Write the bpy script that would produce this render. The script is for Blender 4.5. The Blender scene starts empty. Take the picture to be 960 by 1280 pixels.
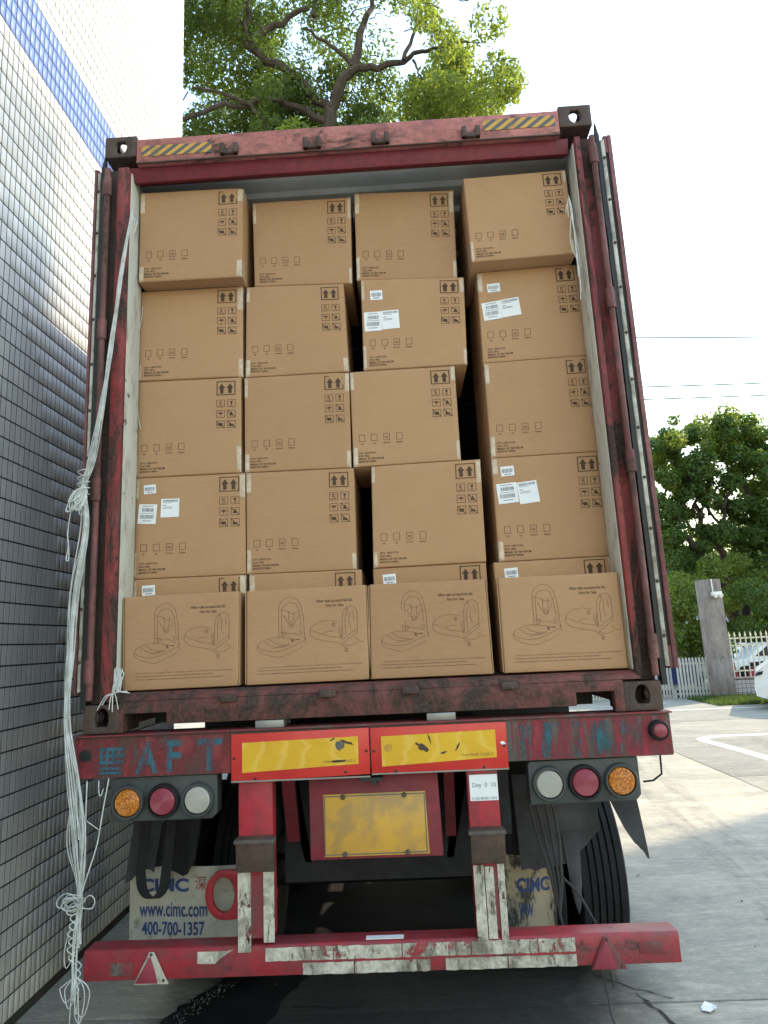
import bpy, bmesh, math, random
import numpy as np
from mathutils import Vector, Matrix
random.seed(7); np.random.seed(7)
R = math.radians
S = bpy.context.scene
COL = S.collection
ZO = 1.45            # the container's bottom is 1.45 m above the ground; the helpers take heights measured from that bottom
GZ = -1.45           # the ground in those heights

# ------------------------------------------------------------------ camera
cam = bpy.data.cameras.new('camera'); co = bpy.data.objects.new('camera', cam); COL.objects.link(co)
co.location = (0.185664, -2.869890, 0.333048 + ZO)
co.rotation_euler = (1.76306702, 0.0461416617, 0.0381431929)
cam.sensor_fit = 'VERTICAL'; cam.sensor_height = 36.0; cam.lens = 36.0 * 825.628 / 1280.0
cam.clip_start = 0.05; cam.clip_end = 2000
S.camera = co
S.render.resolution_x = 768; S.render.resolution_y = 1024

# ------------------------------------------------------------------ sky, sun, exposure
SUN_EL, SUN_AZ = R(36), R(59)       # azimuth from +Y towards +X
w = bpy.data.worlds.new('World'); S.world = w; w.use_nodes = True
nt = w.node_tree; bg = nt.nodes['Background']
sky = nt.nodes.new('ShaderNodeTexSky'); sky.sky_type = 'NISHITA'; sky.sun_disc = False
sky.sun_elevation = SUN_EL; sky.sun_rotation = SUN_AZ
sky.air_density = 2.0; sky.dust_density = 0.8; sky.ozone_density = 1.0
nt.links.new(sky.outputs[0], bg.inputs[0]); bg.inputs[1].default_value = 0.15
sd = Vector((math.sin(SUN_AZ) * math.cos(SUN_EL), math.cos(SUN_AZ) * math.cos(SUN_EL), math.sin(SUN_EL)))
sl = bpy.data.lights.new('sun', 'SUN'); sl.energy = 2.0; sl.angle = R(0.53); sl.color = (1.0, 0.86, 0.62)
so = bpy.data.objects.new('sun', sl); COL.objects.link(so)
so.rotation_euler = sd.to_track_quat('Z', 'Y').to_euler()
S.view_settings.view_transform = 'Standard'; S.view_settings.look = 'None'
S.view_settings.exposure = 1.8; S.view_settings.gamma = 1.0

# ------------------------------------------------------------------ materials
class NT:
    """small node-tree builder"""
    def __init__(s, name, rough=0.6, spec=0.5, metal=0.0):
        s.m = bpy.data.materials.new(name); s.m.use_nodes = True
        s.t = s.m.node_tree; s.p = s.t.nodes['Principled BSDF']; s.out = s.t.nodes['Material Output']
        s.p.inputs['Roughness'].default_value = rough
        s.p.inputs['Specular IOR Level'].default_value = spec
        s.p.inputs['Metallic'].default_value = metal
        s.tc = s.t.nodes.new('ShaderNodeTexCoord')
    def L(s, a, b): s.t.links.new(a, b)
    def coord(s, scale=(1, 1, 1), kind='Object', off=(0, 0, 0)):
        mp = s.t.nodes.new('ShaderNodeMapping'); mp.inputs['Scale'].default_value = scale; mp.inputs['Location'].default_value = off
        s.L(s.tc.outputs[kind], mp.inputs[0]); return mp.outputs[0]
    def noise(s, scale=5, det=4, rough=0.6, stretch=(1, 1, 1), dist=0.0, off=(0, 0, 0)):
        n = s.t.nodes.new('ShaderNodeTexNoise'); n.inputs['Scale'].default_value = scale; n.inputs['Detail'].default_value = det
        n.inputs['Roughness'].default_value = rough; n.inputs['Distortion'].default_value = dist
        s.L(s.coord(stretch, off=off), n.inputs['Vector']); return n.outputs[0]
    def ramp(s, v, stops):
        r = s.t.nodes.new('ShaderNodeValToRGB'); e = r.color_ramp.elements
        while len(e) > 1: e.remove(e[0])
        e[0].position = stops[0][0]; e[0].color = c4(stops[0][1])
        for p, c in stops[1:]:
            x = e.new(p); x.color = c4(c)
        s.L(v, r.inputs[0]); return r.outputs[0]
    def mix(s, f, a, b, mode='MIX'):
        m = s.t.nodes.new('ShaderNodeMix'); m.data_type = 'RGBA'; m.blend_type = mode
        for x, i in ((f, 0), (a, 6), (b, 7)):
            if hasattr(x, 'links'): s.L(x, m.inputs[i])
            elif i == 0: m.inputs[0].default_value = x
            else: m.inputs[i].default_value = c4(x)
        return m.outputs[2]
    def math(s, op, a, b=0.0):
        m = s.t.nodes.new('ShaderNodeMath'); m.operation = op
        for x, i in ((a, 0), (b, 1)):
            if hasattr(x, 'links'): s.L(x, m.inputs[i])
            else: m.inputs[i].default_value = x
        return m.outputs[0]
    def color(s, c):
        if hasattr(c, 'links'): s.L(c, s.p.inputs['Base Color'])
        else: s.p.inputs['Base Color'].default_value = c4(c)
        return s
    def rough(s, v): s.L(v, s.p.inputs['Roughness']); return s
    def bump(s, h, strength=0.3, dist=0.01):
        b = s.t.nodes.new('ShaderNodeBump'); b.inputs['Strength'].default_value = strength; b.inputs['Distance'].default_value = dist
        s.L(h, b.inputs['Height']); s.L(b.outputs[0], s.p.inputs['Normal']); return s
    def alpha(s, v): s.L(v, s.p.inputs['Alpha']); return s
def c4(c):
    if isinstance(c, (int, float)): return (c, c, c, 1)
    return (c[0], c[1], c[2], 1)
def step(lo, hi): return [(lo, 0.0), (hi, 1.0)]

M = {}
def plain(name, c, rough=0.6, spec=0.5, metal=0.0, var=0.15, scale=12):
    n = NT(name, rough, spec, metal)
    f = n.noise(scale, 4)
    n.color(n.mix(n.ramp(f, step(.3, .7)), tuple(x * (1 - var) for x in c), tuple(min(1, x * (1 + var)) for x in c)))
    M[name] = n.m; return n
def paint(name, base, fade, rust=(.045, .022, .015), dirt=(.05, .04, .033), rlo=.52, rhi=.60, dlo=.5, dhi=.75, damt=.5, stretch=(1, 1, .35), rough=.55, scale=7, off=(0, 0, 0)):
    """old enamel paint: faded patches, vertical dirt runs, rust with hard edges"""
    n = NT(name, rough, 0.35)
    a = n.mix(n.ramp(n.noise(scale * .6, 6, .68, off=off), step(.36, .66)), base, fade)
    a = n.mix(n.math('MULTIPLY', n.ramp(n.noise(scale * 3.5, 7, .75, off=(off[0] + 3, off[1], off[2])), step(.46, .64)), .45), a, tuple(x * .5 for x in base))
    d = n.ramp(n.noise(scale * 2.2, 7, .75, stretch, .4, off), step(dlo, dhi))
    a = n.mix(n.math('MULTIPLY', d, damt), a, dirt)
    sc = n.ramp(n.noise(scale * 9, 5, .75, (1, 1, .15), .2, off), step(.64, .70))
    a = n.mix(n.math('MULTIPLY', sc, .5), a, tuple(min(1, x * 1.35 + .04) for x in fade))
    r1 = n.noise(scale, 9, .75, stretch, .6, off)
    rm = n.ramp(r1, step(rlo, rhi))
    r2 = n.ramp(n.noise(scale * 6, 6, .75, off=(off[0], off[1] + 5, off[2])), step(.63, .67))
    rm = n.math('MAXIMUM', rm, r2)
    rc = n.mix(n.ramp(n.noise(60, 5, .7, off=off), step(.35, .7)), rust, tuple(min(1, x * 2.6 + .01) for x in rust))
    n.color(n.mix(rm, a, rc))
    n.rough(n.ramp(rm, [(0, rough), (1, .9)]))
    n.bump(n.math('ADD', n.math('MULTIPLY', rm, .6), n.math('MULTIPLY', n.noise(140, 3), .35)), .35, .004)
    M[name] = n.m; return n

paint('paint_post', (.22, .024, .028), (.30, .060, .056), rust=(.03, .017, .014), rlo=.495, rhi=.555, dlo=.44, dhi=.68, damt=.65, stretch=(1.3, 1, .3), scale=5.5)
paint('paint_header', (.40, .13, .12), (.50, .20, .17), rust=(.04, .025, .02), rlo=.53, rhi=.62, dlo=.46, dhi=.7, damt=.7, stretch=(.5, 1, 1.2), scale=8)
paint('paint_lip', (.16, .016, .028), (.20, .03, .04), rlo=.64, rhi=.7, damt=.35)
paint('paint_sill', (.17, .045, .042), (.24, .075, .065), rust=(.03, .019, .015), rlo=.38, rhi=.57, damt=.8, stretch=(.8, 1, .6), scale=9)
paint('rusty_casting', (.065, .040, .032), (.105, .065, .05), rust=(.034, .024, .019), rlo=.45, rhi=.65, damt=.4, scale=12)
paint('paint_hinge', (.15, .042, .042), (.24, .10, .095), rust=(.045, .024, .02), rlo=.48, rhi=.60, dlo=.42, dhi=.66, damt=.7, scale=9)
paint('paint_door', (.17, .045, .052), (.30, .13, .13), rust=(.05, .03, .03), rlo=.53, rhi=.64, dlo=.42, dhi=.66, damt=.6)
paint('paint_trailer', (.42, .018, .03), (.36, .035, .05), rust=(.06, .02, .02), dirt=(.10, .04, .04), rlo=.60, rhi=.68, dlo=.42, dhi=.68, damt=.7, rough=.45, scale=5)
paint('paint_bumper', (.36, .022, .036), (.29, .04, .05), rust=(.05, .022, .02), dirt=(.11, .055, .05), rlo=.57, rhi=.66, dlo=.40, dhi=.68, damt=.75, stretch=(.5, 1, 1), rough=.42, scale=5)
paint('paint_dull', (.22, .02, .032), (.17, .03, .036), rust=(.06, .025, .02), dirt=(.08, .04, .036), rlo=.66, rhi=.74, damt=.6, scale=5)
paint('beam_grey', (.085, .075, .068), (.12, .10, .09), rust=(.04, .03, .027), rlo=.62, rhi=.72, damt=.4, stretch=(1, 1, .7), scale=6)
paint('dirty_red', (.26, .025, .035), (.20, .04, .045), rust=(.07, .055, .05), dirt=(.09, .06, .055), rlo=.52, rhi=.62, dlo=.4, dhi=.65, damt=.75, scale=7)
n = NT('white_post', .6)
a = n.mix(n.ramp(n.noise(3, 5, .6, (1, 1, .3)), step(.3, .7)), (.46, .46, .40), (.60, .60, .55))
a = n.mix(n.math('MULTIPLY', n.ramp(n.noise(16, 6, .7, (1, 1, .3)), step(.52, .66)), .7), a, (.22, .20, .15))
a = n.mix(n.ramp(n.noise(14, 7, .7, off=(3, 1, 2)), step(.64, .67)), a, (.06, .045, .04))
n.color(a); M['white_post'] = n.m
plain('lining', (.60, .63, .62), .55, var=.12, scale=4)
plain('ply_floor', (.20, .13, .08), .7)
plain('gasket', (.010, .012, .012), .5)
n = NT('retainer', .5); a = n.mix(n.ramp(n.noise(9, 6, .7), step(.42, .62)), (.50, .48, .42), (.20, .17, .13)); n.color(a); M['retainer'] = n.m
plain('dark_steel', (.022, .021, .021), .6)
plain('steel', (.28, .27, .26), .45, metal=.6)
# cardboard
n = NT('cardboard', .78, .2)
oi = n.t.nodes.new('ShaderNodeObjectInfo')
a = n.mix(oi.outputs['Random'], (.385, .222, .118), (.475, .28, .153))
a = n.mix(n.math('MULTIPLY', n.ramp(n.noise(2.2, 4, .6), step(.3, .7)), .55), a, (.375, .215, .105))
a = n.mix(n.math('MULTIPLY', n.ramp(n.noise(120, 3, .6, (.15, 1, 1)), step(.45, .75)), .3), a, (.50, .31, .17))
a = n.mix(n.math('MULTIPLY', n.ramp(n.noise(9, 7, .75, (1, 1, 1), .5, (4, 2, 1)), step(.58, .74)), .22), a, (.27, .16, .08))
wv = n.t.nodes.new('ShaderNodeTexWave'); wv.wave_type = 'BANDS'; wv.bands_direction = 'Z'; wv.inputs['Scale'].default_value = 52; wv.inputs['Distortion'].default_value = .3; wv.inputs['Detail'].default_value = 1
n.L(n.coord(), wv.inputs['Vector'])
n.color(n.mix(n.math('MULTIPLY', wv.outputs['Fac'], .10), a, (.29, .17, .085)))
n.bump(n.math('ADD', n.math('MULTIPLY', wv.outputs['Fac'], .05), n.math('MULTIPLY', n.noise(5, 4, .5), 1.0)), .32, .012); M['cardboard'] = n.m
plain('card_edge', (.50, .34, .2), .8, .2)
n = NT('print_ink', .75, .2); oi = n.t.nodes.new('ShaderNodeObjectInfo'); n.color(n.mix(n.ramp(n.noise(300, 2), step(.45, .7)), (.07, .042, .028), n.mix(oi.outputs['Random'], (.085, .05, .033), (.19, .115, .07)))); n.alpha(n.ramp(n.noise(90, 4, .7), [(.66, 1), (.74, .2)])); M['print_ink'] = n.m
n = NT('print_faint', .75, .2); n.color(n.mix(n.ramp(n.noise(200, 2), step(.4, .65)), (.15, .088, .05), (.25, .145, .08))); M['print_faint'] = n.m
n = NT('packing_tape', .25, .5); n.color(n.mix(n.ramp(n.noise(30, 4), step(.4, .65)), (.50, .37, .25), (.62, .50, .37))); n.bump(n.noise(40, 3), .3, .003); M['packing_tape'] = n.m
plain('label_paper', (.78, .79, .80), .6, var=.04)
plain('barcode_ink', (.16, .16, .18), .6)
# trailer stickers
n = NT('reflector_yellow', .3, .5)
a = n.mix(n.ramp(n.noise(4, 4), step(.35, .7)), (.62, .34, .012), (.72, .43, .02))
wv = n.t.nodes.new('ShaderNodeTexWave'); wv.inputs['Scale'].default_value = 3; wv.inputs['Distortion'].default_value = 9; n.L(n.coord((1, 1, 2.4)), wv.inputs['Vector'])
a = n.mix(n.math('MULTIPLY', n.ramp(wv.outputs['Fac'], step(.75, 1)), .35), a, (.80, .56, .14))
a = n.mix(n.ramp(n.noise(5.5, 8, .75, (1, 1, 1), 1.2, (2.3, 0, 5)), step(.66, .69)), a, (.12, .08, .03))
n.color(a); n.bump(n.noise(9, 4), .3, .006); M['reflector_yellow'] = n.m
n = NT('reflector_red', .32, .5); a = n.mix(n.ramp(n.noise(6, 5), step(.35, .7)), (.52, .022, .018), (.60, .04, .03)); a = n.mix(n.ramp(n.noise(8, 8, .75, off=(1, 2, 3)), step(.66, .7)), a, (.13, .05, .04)); n.color(a); M['reflector_red'] = n.m
n = NT('worn_white_tape', .55, .4)
a = n.mix(n.ramp(n.noise(45, 5, .7), step(.4, .65)), (.60, .57, .49), (.44, .40, .33))
a = n.mix(n.math('MULTIPLY', n.ramp(n.noise(6, 9, .75, (1.1, 1, .8), .4), step(.46, .62)), .85), a, (.13, .11, .085))
a = n.mix(n.ramp(n.noise(22, 8, .75, (1.6, 1, .5), .3, (5, 3, 1)), step(.54, .62)), a, (.09, .07, .055))
n.color(a); n.bump(n.noise(40, 4), .3, .003); n.alpha(n.ramp(n.noise(6, 9, .76, (1.2, 1, 1), .5, (9, 4, 2)), [(.585, 1), (.60, 0)])); M['worn_white_tape'] = n.m
n = NT('hazard_yellow', .5); n.color(n.mix(n.ramp(n.noise(14, 7, .75), step(.52, .68)), (.55, .30, .04), (.22, .12, .04))); M['hazard_yellow'] = n.m
n = NT('hazard_black', .5); n.color(n.mix(n.ramp(n.noise(14, 7, .75), step(.5, .7)), (.085, .085, .08), (.14, .12, .10))); M['hazard_black'] = n.m
n = NT('teal_stencil', .6); n.color(n.mix(n.ramp(n.noise(30, 4), step(.4, .7)), (.02, .13, .19), (.06, .11, .13))); n.alpha(n.ramp(n.noise(16, 7, .75, (1, 1, .5)), [(.44, .9), (.62, 0)])); M['teal_stencil'] = n.m
n = NT('red_smear', .6); n.color((.32, .03, .05)); n.alpha(n.ramp(n.noise(11, 7, .72, (1.6, 1, .32), .3), [(.44, 0), (.62, .85)])); M['red_smear'] = n.m
n = NT('red_worn', .6); n.color(n.mix(n.ramp(n.noise(5, 5), step(.3, .7)), (.27, .025, .035), (.19, .05, .05))); n.alpha(n.ramp(n.noise(8, 7, .7, (1, 1, .5), .3, (5, 1, 2)), [(.42, .92), (.58, .08)])); M['red_worn'] = n.m
n = NT('teal_smear', .6); n.color((.025, .12, .15)); n.alpha(n.ramp(n.noise(14, 7, .72, (1.6, 1, .4), .3, (3, 1, 8)), [(.5, 0), (.62, .8)])); M['teal_smear'] = n.m
plain('lamp_housing', (.05, .056, .056), .55, var=.25)
n = NT('lens_amber', .2, .5); vo = n.t.nodes.new('ShaderNodeTexVoronoi'); vo.inputs['Scale'].default_value = 110; n.L(n.coord(), vo.inputs['Vector'])
n.color(n.mix(n.ramp(vo.outputs['Distance'], step(.1, .7)), (.70, .27, .03), (.36, .10, .008))); n.bump(vo.outputs['Distance'], .5, .003); M['lens_amber'] = n.m
n = NT('lens_red', .28, .5); n.color(n.mix(n.ramp(n.noise(9, 5), step(.3, .7)), (.22, .025, .05), (.30, .05, .07))); M['lens_red'] = n.m
n = NT('lens_white', .3, .5); n.color(n.mix(n.ramp(n.noise(7, 5), step(.3, .7)), (.42, .41, .36), (.30, .29, .25))); M['lens_white'] = n.m
n = NT('number_plate', .4, .5)
a = n.mix(n.ramp(n.noise(6, 4), step(.3, .7)), (.58, .31, .025), (.47, .26, .05)); a = n.mix(n.math('MULTIPLY', n.ramp(n.noise(11, 3, .5, (1, 1, 1), 0, (2, 5, 1)), step(.47, .62)), .6), a, (.27, .17, .07)); n.color(a); M['number_plate'] = n.m
n = NT('mud_flap_cloth', .8, .2)
a = n.mix(n.ramp(n.noise(5, 5, .65, (1, 1, .4)), step(.3, .72)), (.48, .455, .38), (.31, .285, .23)); a = n.mix(n.ramp(n.noise(24, 6, .7, (.7, 1, 1)), step(.55, .72)), a, (.19, .16, .12)); n.color(a); M['mud_flap_cloth'] = n.m
n = NT('mud_flap_torn', .85, .2); a = n.mix(n.ramp(n.noise(6, 8, .75, (1, 1, .4), .4), step(.50, .56)), (.34, .29, .2), (.06, .055, .048)); n.color(a); M['mud_flap_torn'] = n.m
plain('blue_print', (.022, .045, .14), .6, var=.25)
plain('red_print', (.30, .035, .035), .6, var=.25)
plain('rubber', (.014, .014, .015), .75, .3, var=.3)
plain('dusty_rubber', (.055, .055, .058), .85, .2, var=.3, scale=7)
plain('tyre_rubber', (.012, .012, .014), .8, .3, var=.4, scale=8)
plain('chassis', (.016, .016, .019), .7, .3, var=.4)
n = NT('string_white', .85, .2); n.color(n.mix(n.ramp(n.noise(16, 6, .7), step(.35, .65)), (.40, .41, .38), (.66, .68, .66))); M['string_white'] = n.m
# wall tiles: every tile keeps one tone; grime in large patches
def tile_mat(name, c1, c2):
    n = NT(name, .5, .3)
    geo = n.t.nodes.new('ShaderNodeNewGeometry')
    mp = n.t.nodes.new('ShaderNodeVectorMath'); mp.operation = 'DIVIDE'; mp.inputs[1].default_value = (1.0, TPY, TPZ); sb = n.t.nodes.new('ShaderNodeVectorMath'); sb.operation = 'SUBTRACT'; sb.inputs[1].default_value = (-1.5, 2.98, 3.80 - 49 * TPZ + 1.45); n.L(geo.outputs['Position'], sb.inputs[0]); n.L(sb.outputs[0], mp.inputs[0])
    fl = n.t.nodes.new('ShaderNodeVectorMath'); fl.operation = 'FLOOR'; n.L(mp.outputs[0], fl.inputs[0])
    wn = n.t.nodes.new('ShaderNodeTexWhiteNoise'); n.L(fl.outputs[0], wn.inputs[0])
    a = n.mix(wn.outputs[0], c1, c2)
    nz = n.t.nodes.new('ShaderNodeTexNoise'); nz.inputs['Scale'].default_value = 1.3; nz.inputs['Detail'].default_value = 7; nz.inputs['Roughness'].default_value = .7; n.L(geo.outputs['Position'], nz.inputs['Vector'])
    a = n.mix(n.math('MULTIPLY', n.ramp(nz.outputs[0], step(.42, .72)), .35), a, tuple(x * .62 for x in c1))
    nz2 = n.t.nodes.new('ShaderNodeTexNoise'); nz2.inputs['Scale'].default_value = 22; nz2.inputs['Detail'].default_value = 6; nz2.inputs['Roughness'].default_value = .75; n.L(geo.outputs['Position'], nz2.inputs['Vector'])
    a = n.mix(n.math('MULTIPLY', n.ramp(nz2.outputs[0], step(.62, .70)), .5), a, tuple(x * .35 for x in c1))
    n.color(a); M[name] = n.m
TPY, TPZ = .0475, .1062
tile_mat('tile_white', (.47, .48, .49), (.57, .575, .58))
tile_mat('tile_blue', (.055, .13, .42), (.085, .17, .50))
plain('grout', (.04, .04, .042), .9, .2)
plain('render_wall', (.45, .45, .43), .85, .2)
# ground
n = NT('concrete', .88, .2)
a = n.mix(n.ramp(n.noise(.55, 6, .65), step(.3, .72)), (.32, .298, .25), (.44, .40, .322))
a = n.mix(n.math('MULTIPLY', n.ramp(n.noise(2.4, 9, .75, (.22, 1, 1), .6), step(.44, .66)), .6), a, (.22, .212, .195))
a = n.mix(n.math('MULTIPLY', n.ramp(n.noise(3.0, 9, .78, (.25, 1.2, 1), .8, (7, 3, 0)), step(.50, .64)), .6), a, (.53, .49, .405))
a = n.mix(n.math('MULTIPLY', n.ramp(n.noise(26, 7, .8, (.3, 1, 1)), step(.40, .70)), .6), a, (.17, .17, .165))
a = n.mix(n.math('MULTIPLY', n.ramp(n.noise(70, 5, .8, (.35, 1, 1), 0, (2, 2, 0)), step(.52, .70)), .6), a, (.58, .54, .455))
a = n.mix(n.math('MULTIPLY', n.ramp(n.noise(.9, 7, .68, off=(3, 8, 0)), step(.54, .66)), .45), a, (.14, .14, .14))
n.color(a); n.bump(n.math('ADD', n.noise(60, 6, .75, (.4, 1.5, 1)), n.math('MULTIPLY', n.noise(4, 5), .8)), .45, .008); M['concrete'] = n.m
plain('joint_filler', (.03, .03, .03), .9, .2)
n = NT('road_paint', .7); n.color(n.mix(n.ramp(n.noise(9, 7, .7), step(.5, .75)), (.72, .70, .64), (.42, .40, .36))); M['road_paint'] = n.m
n = NT('truck_shade', .7, .3); a = n.noise(5, 8, .7); rad = n.t.nodes.new('ShaderNodeTexGradient'); rad.gradient_type = 'SPHERICAL'; n.L(n.coord((.62, .36, 1)), rad.inputs[0]); n.color(n.mix(n.ramp(n.noise(30, 5), step(.35, .7)), (.028, .028, .028), (.06, .058, .055))); n.alpha(n.ramp(n.math('ADD', n.math('MULTIPLY', rad.outputs[0], 1.5), n.math('MULTIPLY', a, .55)), [(.42, 0), (.9, .74)])); M['truck_shade'] = n.m  # painted shade: dark colour fading outwards for the ground under the truck
n = NT('tyre_mark', .8, .2); n.color((.07, .07, .07)); n.alpha(n.ramp(n.noise(3.5, 9, .8, (2.5, .35, 1)), [(.46, 0), (.74, .34)])); M['tyre_mark'] = n.m
plain('litter', (.14, .10, .06), .9, var=.6, scale=5)
n = NT('oil_shade', .6, .3); n.color(n.mix(n.ramp(n.noise(5, 5), step(.35, .7)), (.008, .008, .010), (.02, .02, .022))); M['oil_shade'] = n.m  # wet oil by the bumper, painted shade further under the trailer
plain('grit', (.09, .09, .09), .8, var=.5, scale=40)
n = NT('pillar_concrete', .88, .2); a = n.mix(n.ramp(n.noise(4, 7, .7, (1, 1, .45)), step(.35, .68)), (.31, .275, .255), (.17, .145, .14)); a = n.mix(n.math('MULTIPLY', n.ramp(n.noise(14, 7, .75, (1, 1, .3)), step(.5, .68)), .6), a, (.10, .085, .085)); n.color(a); n.bump(n.noise(30, 6, .7), .5, .01); M['pillar_concrete'] = n.m
plain('gate_white', (.50, .50, .46), .6, var=.2)
plain('fence_cream', (.58, .55, .45), .6, var=.2)
plain('small_tile', (.40, .39, .40), .4, var=.2, scale=30)
plain('earth', (.09, .07, .05), .95, .1, var=.3, scale=3)
plain('car_white', (.72, .74, .74), .25, .5, var=.02)
plain('car_glass', (.02, .025, .03), .08, .5, var=.1)
plain('rim', (.30, .30, .31), .35, metal=.7)
plain('blue_sheet', (.05, .08, .28), .6)
plain('pale_block', (.50, .60, .68), .7, var=.06)
plain('window_dark', (.10, .14, .17), .2)
plain('red_plastic', (.25, .02, .025), .4)
plain('camera_white', (.7, .7, .66), .5)
plain('cable_black', (.03, .03, .03), .6)
n = NT('bark', .9, .2); n.color(n.mix(n.ramp(n.noise(7, 6, .7, (1, 1, .3)), step(.35, .65)), (.045, .034, .026), (.10, .08, .062))); n.bump(n.noise(22, 5, .7, (1, 1, .25)), .6, .02); M['bark'] = n.m
def leaf_mat(name, c1, c2, tr):
    n = NT(name, .5, .4)
    geo = n.t.nodes.new('ShaderNodeNewGeometry')
    rnd = geo.outputs['Random Per Island']
    a = n.mix(rnd, c1, c2); n.color(a)
    t = n.t.nodes.new('ShaderNodeBsdfTranslucent'); n.L(n.mix(rnd, tr, tuple(x * 1.5 for x in tr)), t.inputs[0])
    ad = n.t.nodes.new('ShaderNodeMixShader'); ad.inputs[0].default_value = .45
    n.L(n.p.outputs[0], ad.inputs[1]); n.L(t.outputs[0], ad.inputs[2]); n.L(ad.outputs[0], n.out.inputs[0]); M[name] = n.m
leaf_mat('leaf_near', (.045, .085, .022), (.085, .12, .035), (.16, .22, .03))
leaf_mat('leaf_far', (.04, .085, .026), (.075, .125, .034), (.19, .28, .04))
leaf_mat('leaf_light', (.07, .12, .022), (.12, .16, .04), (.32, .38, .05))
leaf_mat('grass_blade', (.06, .10, .03), (.10, .14, .05), (.12, .18, .03))

# ------------------------------------------------------------------ geometry helpers
ORG = {}
def _link(o, parent, origin):
    COL.objects.link(o); o.location = origin - (ORG[parent.name] if parent else Vector((0, 0, 0)))
    if parent: o.parent = parent
    ORG[o.name] = origin
def thing(name, label, cat, loc, group=None, kind=None):
    o = bpy.data.objects.new(name, None); o.empty_display_size = .2
    _link(o, None, Vector((loc[0], loc[1], loc[2] + ZO)))
    o['label'] = label; o['category'] = cat
    if group: o['group'] = group
    if kind: o['kind'] = kind
    return o
def tag(o, label, cat, group=None):
    o['label'] = label; o['category'] = cat
    if group: o['group'] = group
    return o
class MB:
    def __init__(s): s.v = []; s.f = []
    def add(s, vs, fs):
        b = len(s.v); s.v += [tuple(p) for p in vs]; s.f += [tuple(b + i for i in f) for f in fs]; return s
    def box(s, x0, x1, y0, y1, z0, z1):
        return s.add([(x0, y0, z0), (x1, y0, z0), (x1, y1, z0), (x0, y1, z0), (x0, y0, z1), (x1, y0, z1), (x1, y1, z1), (x0, y1, z1)],
                     [(0, 3, 2, 1), (4, 5, 6, 7), (0, 1, 5, 4), (1, 2, 6, 5), (2, 3, 7, 6), (3, 0, 4, 7)])
    def hexa(s, a, b):
        """a, b: four corners of the front and back faces"""
        return s.add(list(a) + list(b), [(0, 1, 2, 3), (7, 6, 5, 4), (0, 4, 5, 1), (1, 5, 6, 2), (2, 6, 7, 3), (3, 7, 4, 0)])
    def prism(s, poly, y0, y1, axis='y'):
        """poly of (x, z) pushed along y (or other axis)"""
        n = len(poly)
        if axis == 'y': A = [(p[0], y0, p[1]) for p in poly]; B = [(p[0], y1, p[1]) for p in poly]
        elif axis == 'x': A = [(y0, p[0], p[1]) for p in poly]; B = [(y1, p[0], p[1]) for p in poly]
        else: A = [(p[0], p[1], y0) for p in poly]; B = [(p[0], p[1], y1) for p in poly]
        return s.add(A + B, [tuple(range(n)), tuple(range(2 * n - 1, n - 1, -1))] + [(i, n + i, n + (i + 1) % n, (i + 1) % n) for i in range(n)])
    def sheet(s, poly): return s.add(poly, [tuple(range(len(poly)))])
    def tube(s, pts, r, n=6, cap=True):
        pts = [Vector(p) for p in pts]; m = len(pts); rr = r if hasattr(r, '__len__') else [r] * m
        vs = []; up = None
        for i in range(m):
            t = (pts[min(i + 1, m - 1)] - pts[max(i - 1, 0)])
            t = t.normalized() if t.length > 1e-9 else Vector((0, 0, 1))
            if up is None: up = t.orthogonal().normalized()
            else:
                up = up - t * up.dot(t)
                up = up.normalized() if up.length > 1e-6 else t.orthogonal().normalized()
            sd_ = t.cross(up)
            for k in range(n):
                a = 2 * math.pi * k / n; vs.append(pts[i] + (up * math.cos(a) + sd_ * math.sin(a)) * rr[i])
        fs = [(i * n + k, i * n + (k + 1) % n, (i + 1) * n + (k + 1) % n, (i + 1) * n + k) for i in range(m - 1) for k in range(n)]
        if cap: fs += [tuple(range(n - 1, -1, -1)), tuple(range((m - 1) * n, m * n))]
        return s.add(vs, fs)
    def lathe(s, c, ax, prof, n=24):
        """prof: (distance along ax, radius)"""
        ax = Vector(ax).normalized(); u = ax.orthogonal().normalized(); v = ax.cross(u); c = Vector(c); m = len(prof)
        vs = [c + ax * d + (u * math.cos(2 * math.pi * k / n) + v * math.sin(2 * math.pi * k / n)) * r for d, r in prof for k in range(n)]
        fs = [(i * n + k, i * n + (k + 1) % n, (i + 1) * n + (k + 1) % n, (i + 1) * n + k) for i in range(m - 1) for k in range(n)]
        fs += [tuple(range(n - 1, -1, -1)), tuple(range((m - 1) * n, m * n))]
        return s.add(vs, fs)
    def holeplate(s, c, u, v, nrm, hu, hv, ru, rv, th, n=24):
        """rectangular plate with an oval hole; nrm points out of the front face"""
        c, u, v, nrm = Vector(c), Vector(u), Vector(v), Vector(nrm); o1 = []; i1 = []
        for k in range(n):
            a = 2 * math.pi * (k + .5) / n; ca, sa = math.cos(a), math.sin(a)
            q = min(hu / abs(ca) if abs(ca) > 1e-6 else 9, hv / abs(sa) if abs(sa) > 1e-6 else 9)
            o1.append(c + u * ca * q + v * sa * q); i1.append(c + u * ca * ru + v * sa * rv)
        # put true corners on the nearest samples
        for su in (-1, 1):
            for sv in (-1, 1):
                t = c + u * hu * su + v * hv * sv; j = min(range(n), key=lambda k: (o1[k] - t).length); o1[j] = t
        A = o1 + i1; Bk = [p - nrm * th for p in A]; fs = []
        for k in range(n):
            k2 = (k + 1) % n
            fs += [(k, k2, n + k2, n + k), (2 * n + k, 3 * n + k, 3 * n + k2, 2 * n + k2), (k, 2 * n + k, 2 * n + k2, k2), (n + k, n + k2, 3 * n + k2, 3 * n + k)]
        return s.add(A + Bk, fs)
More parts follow.
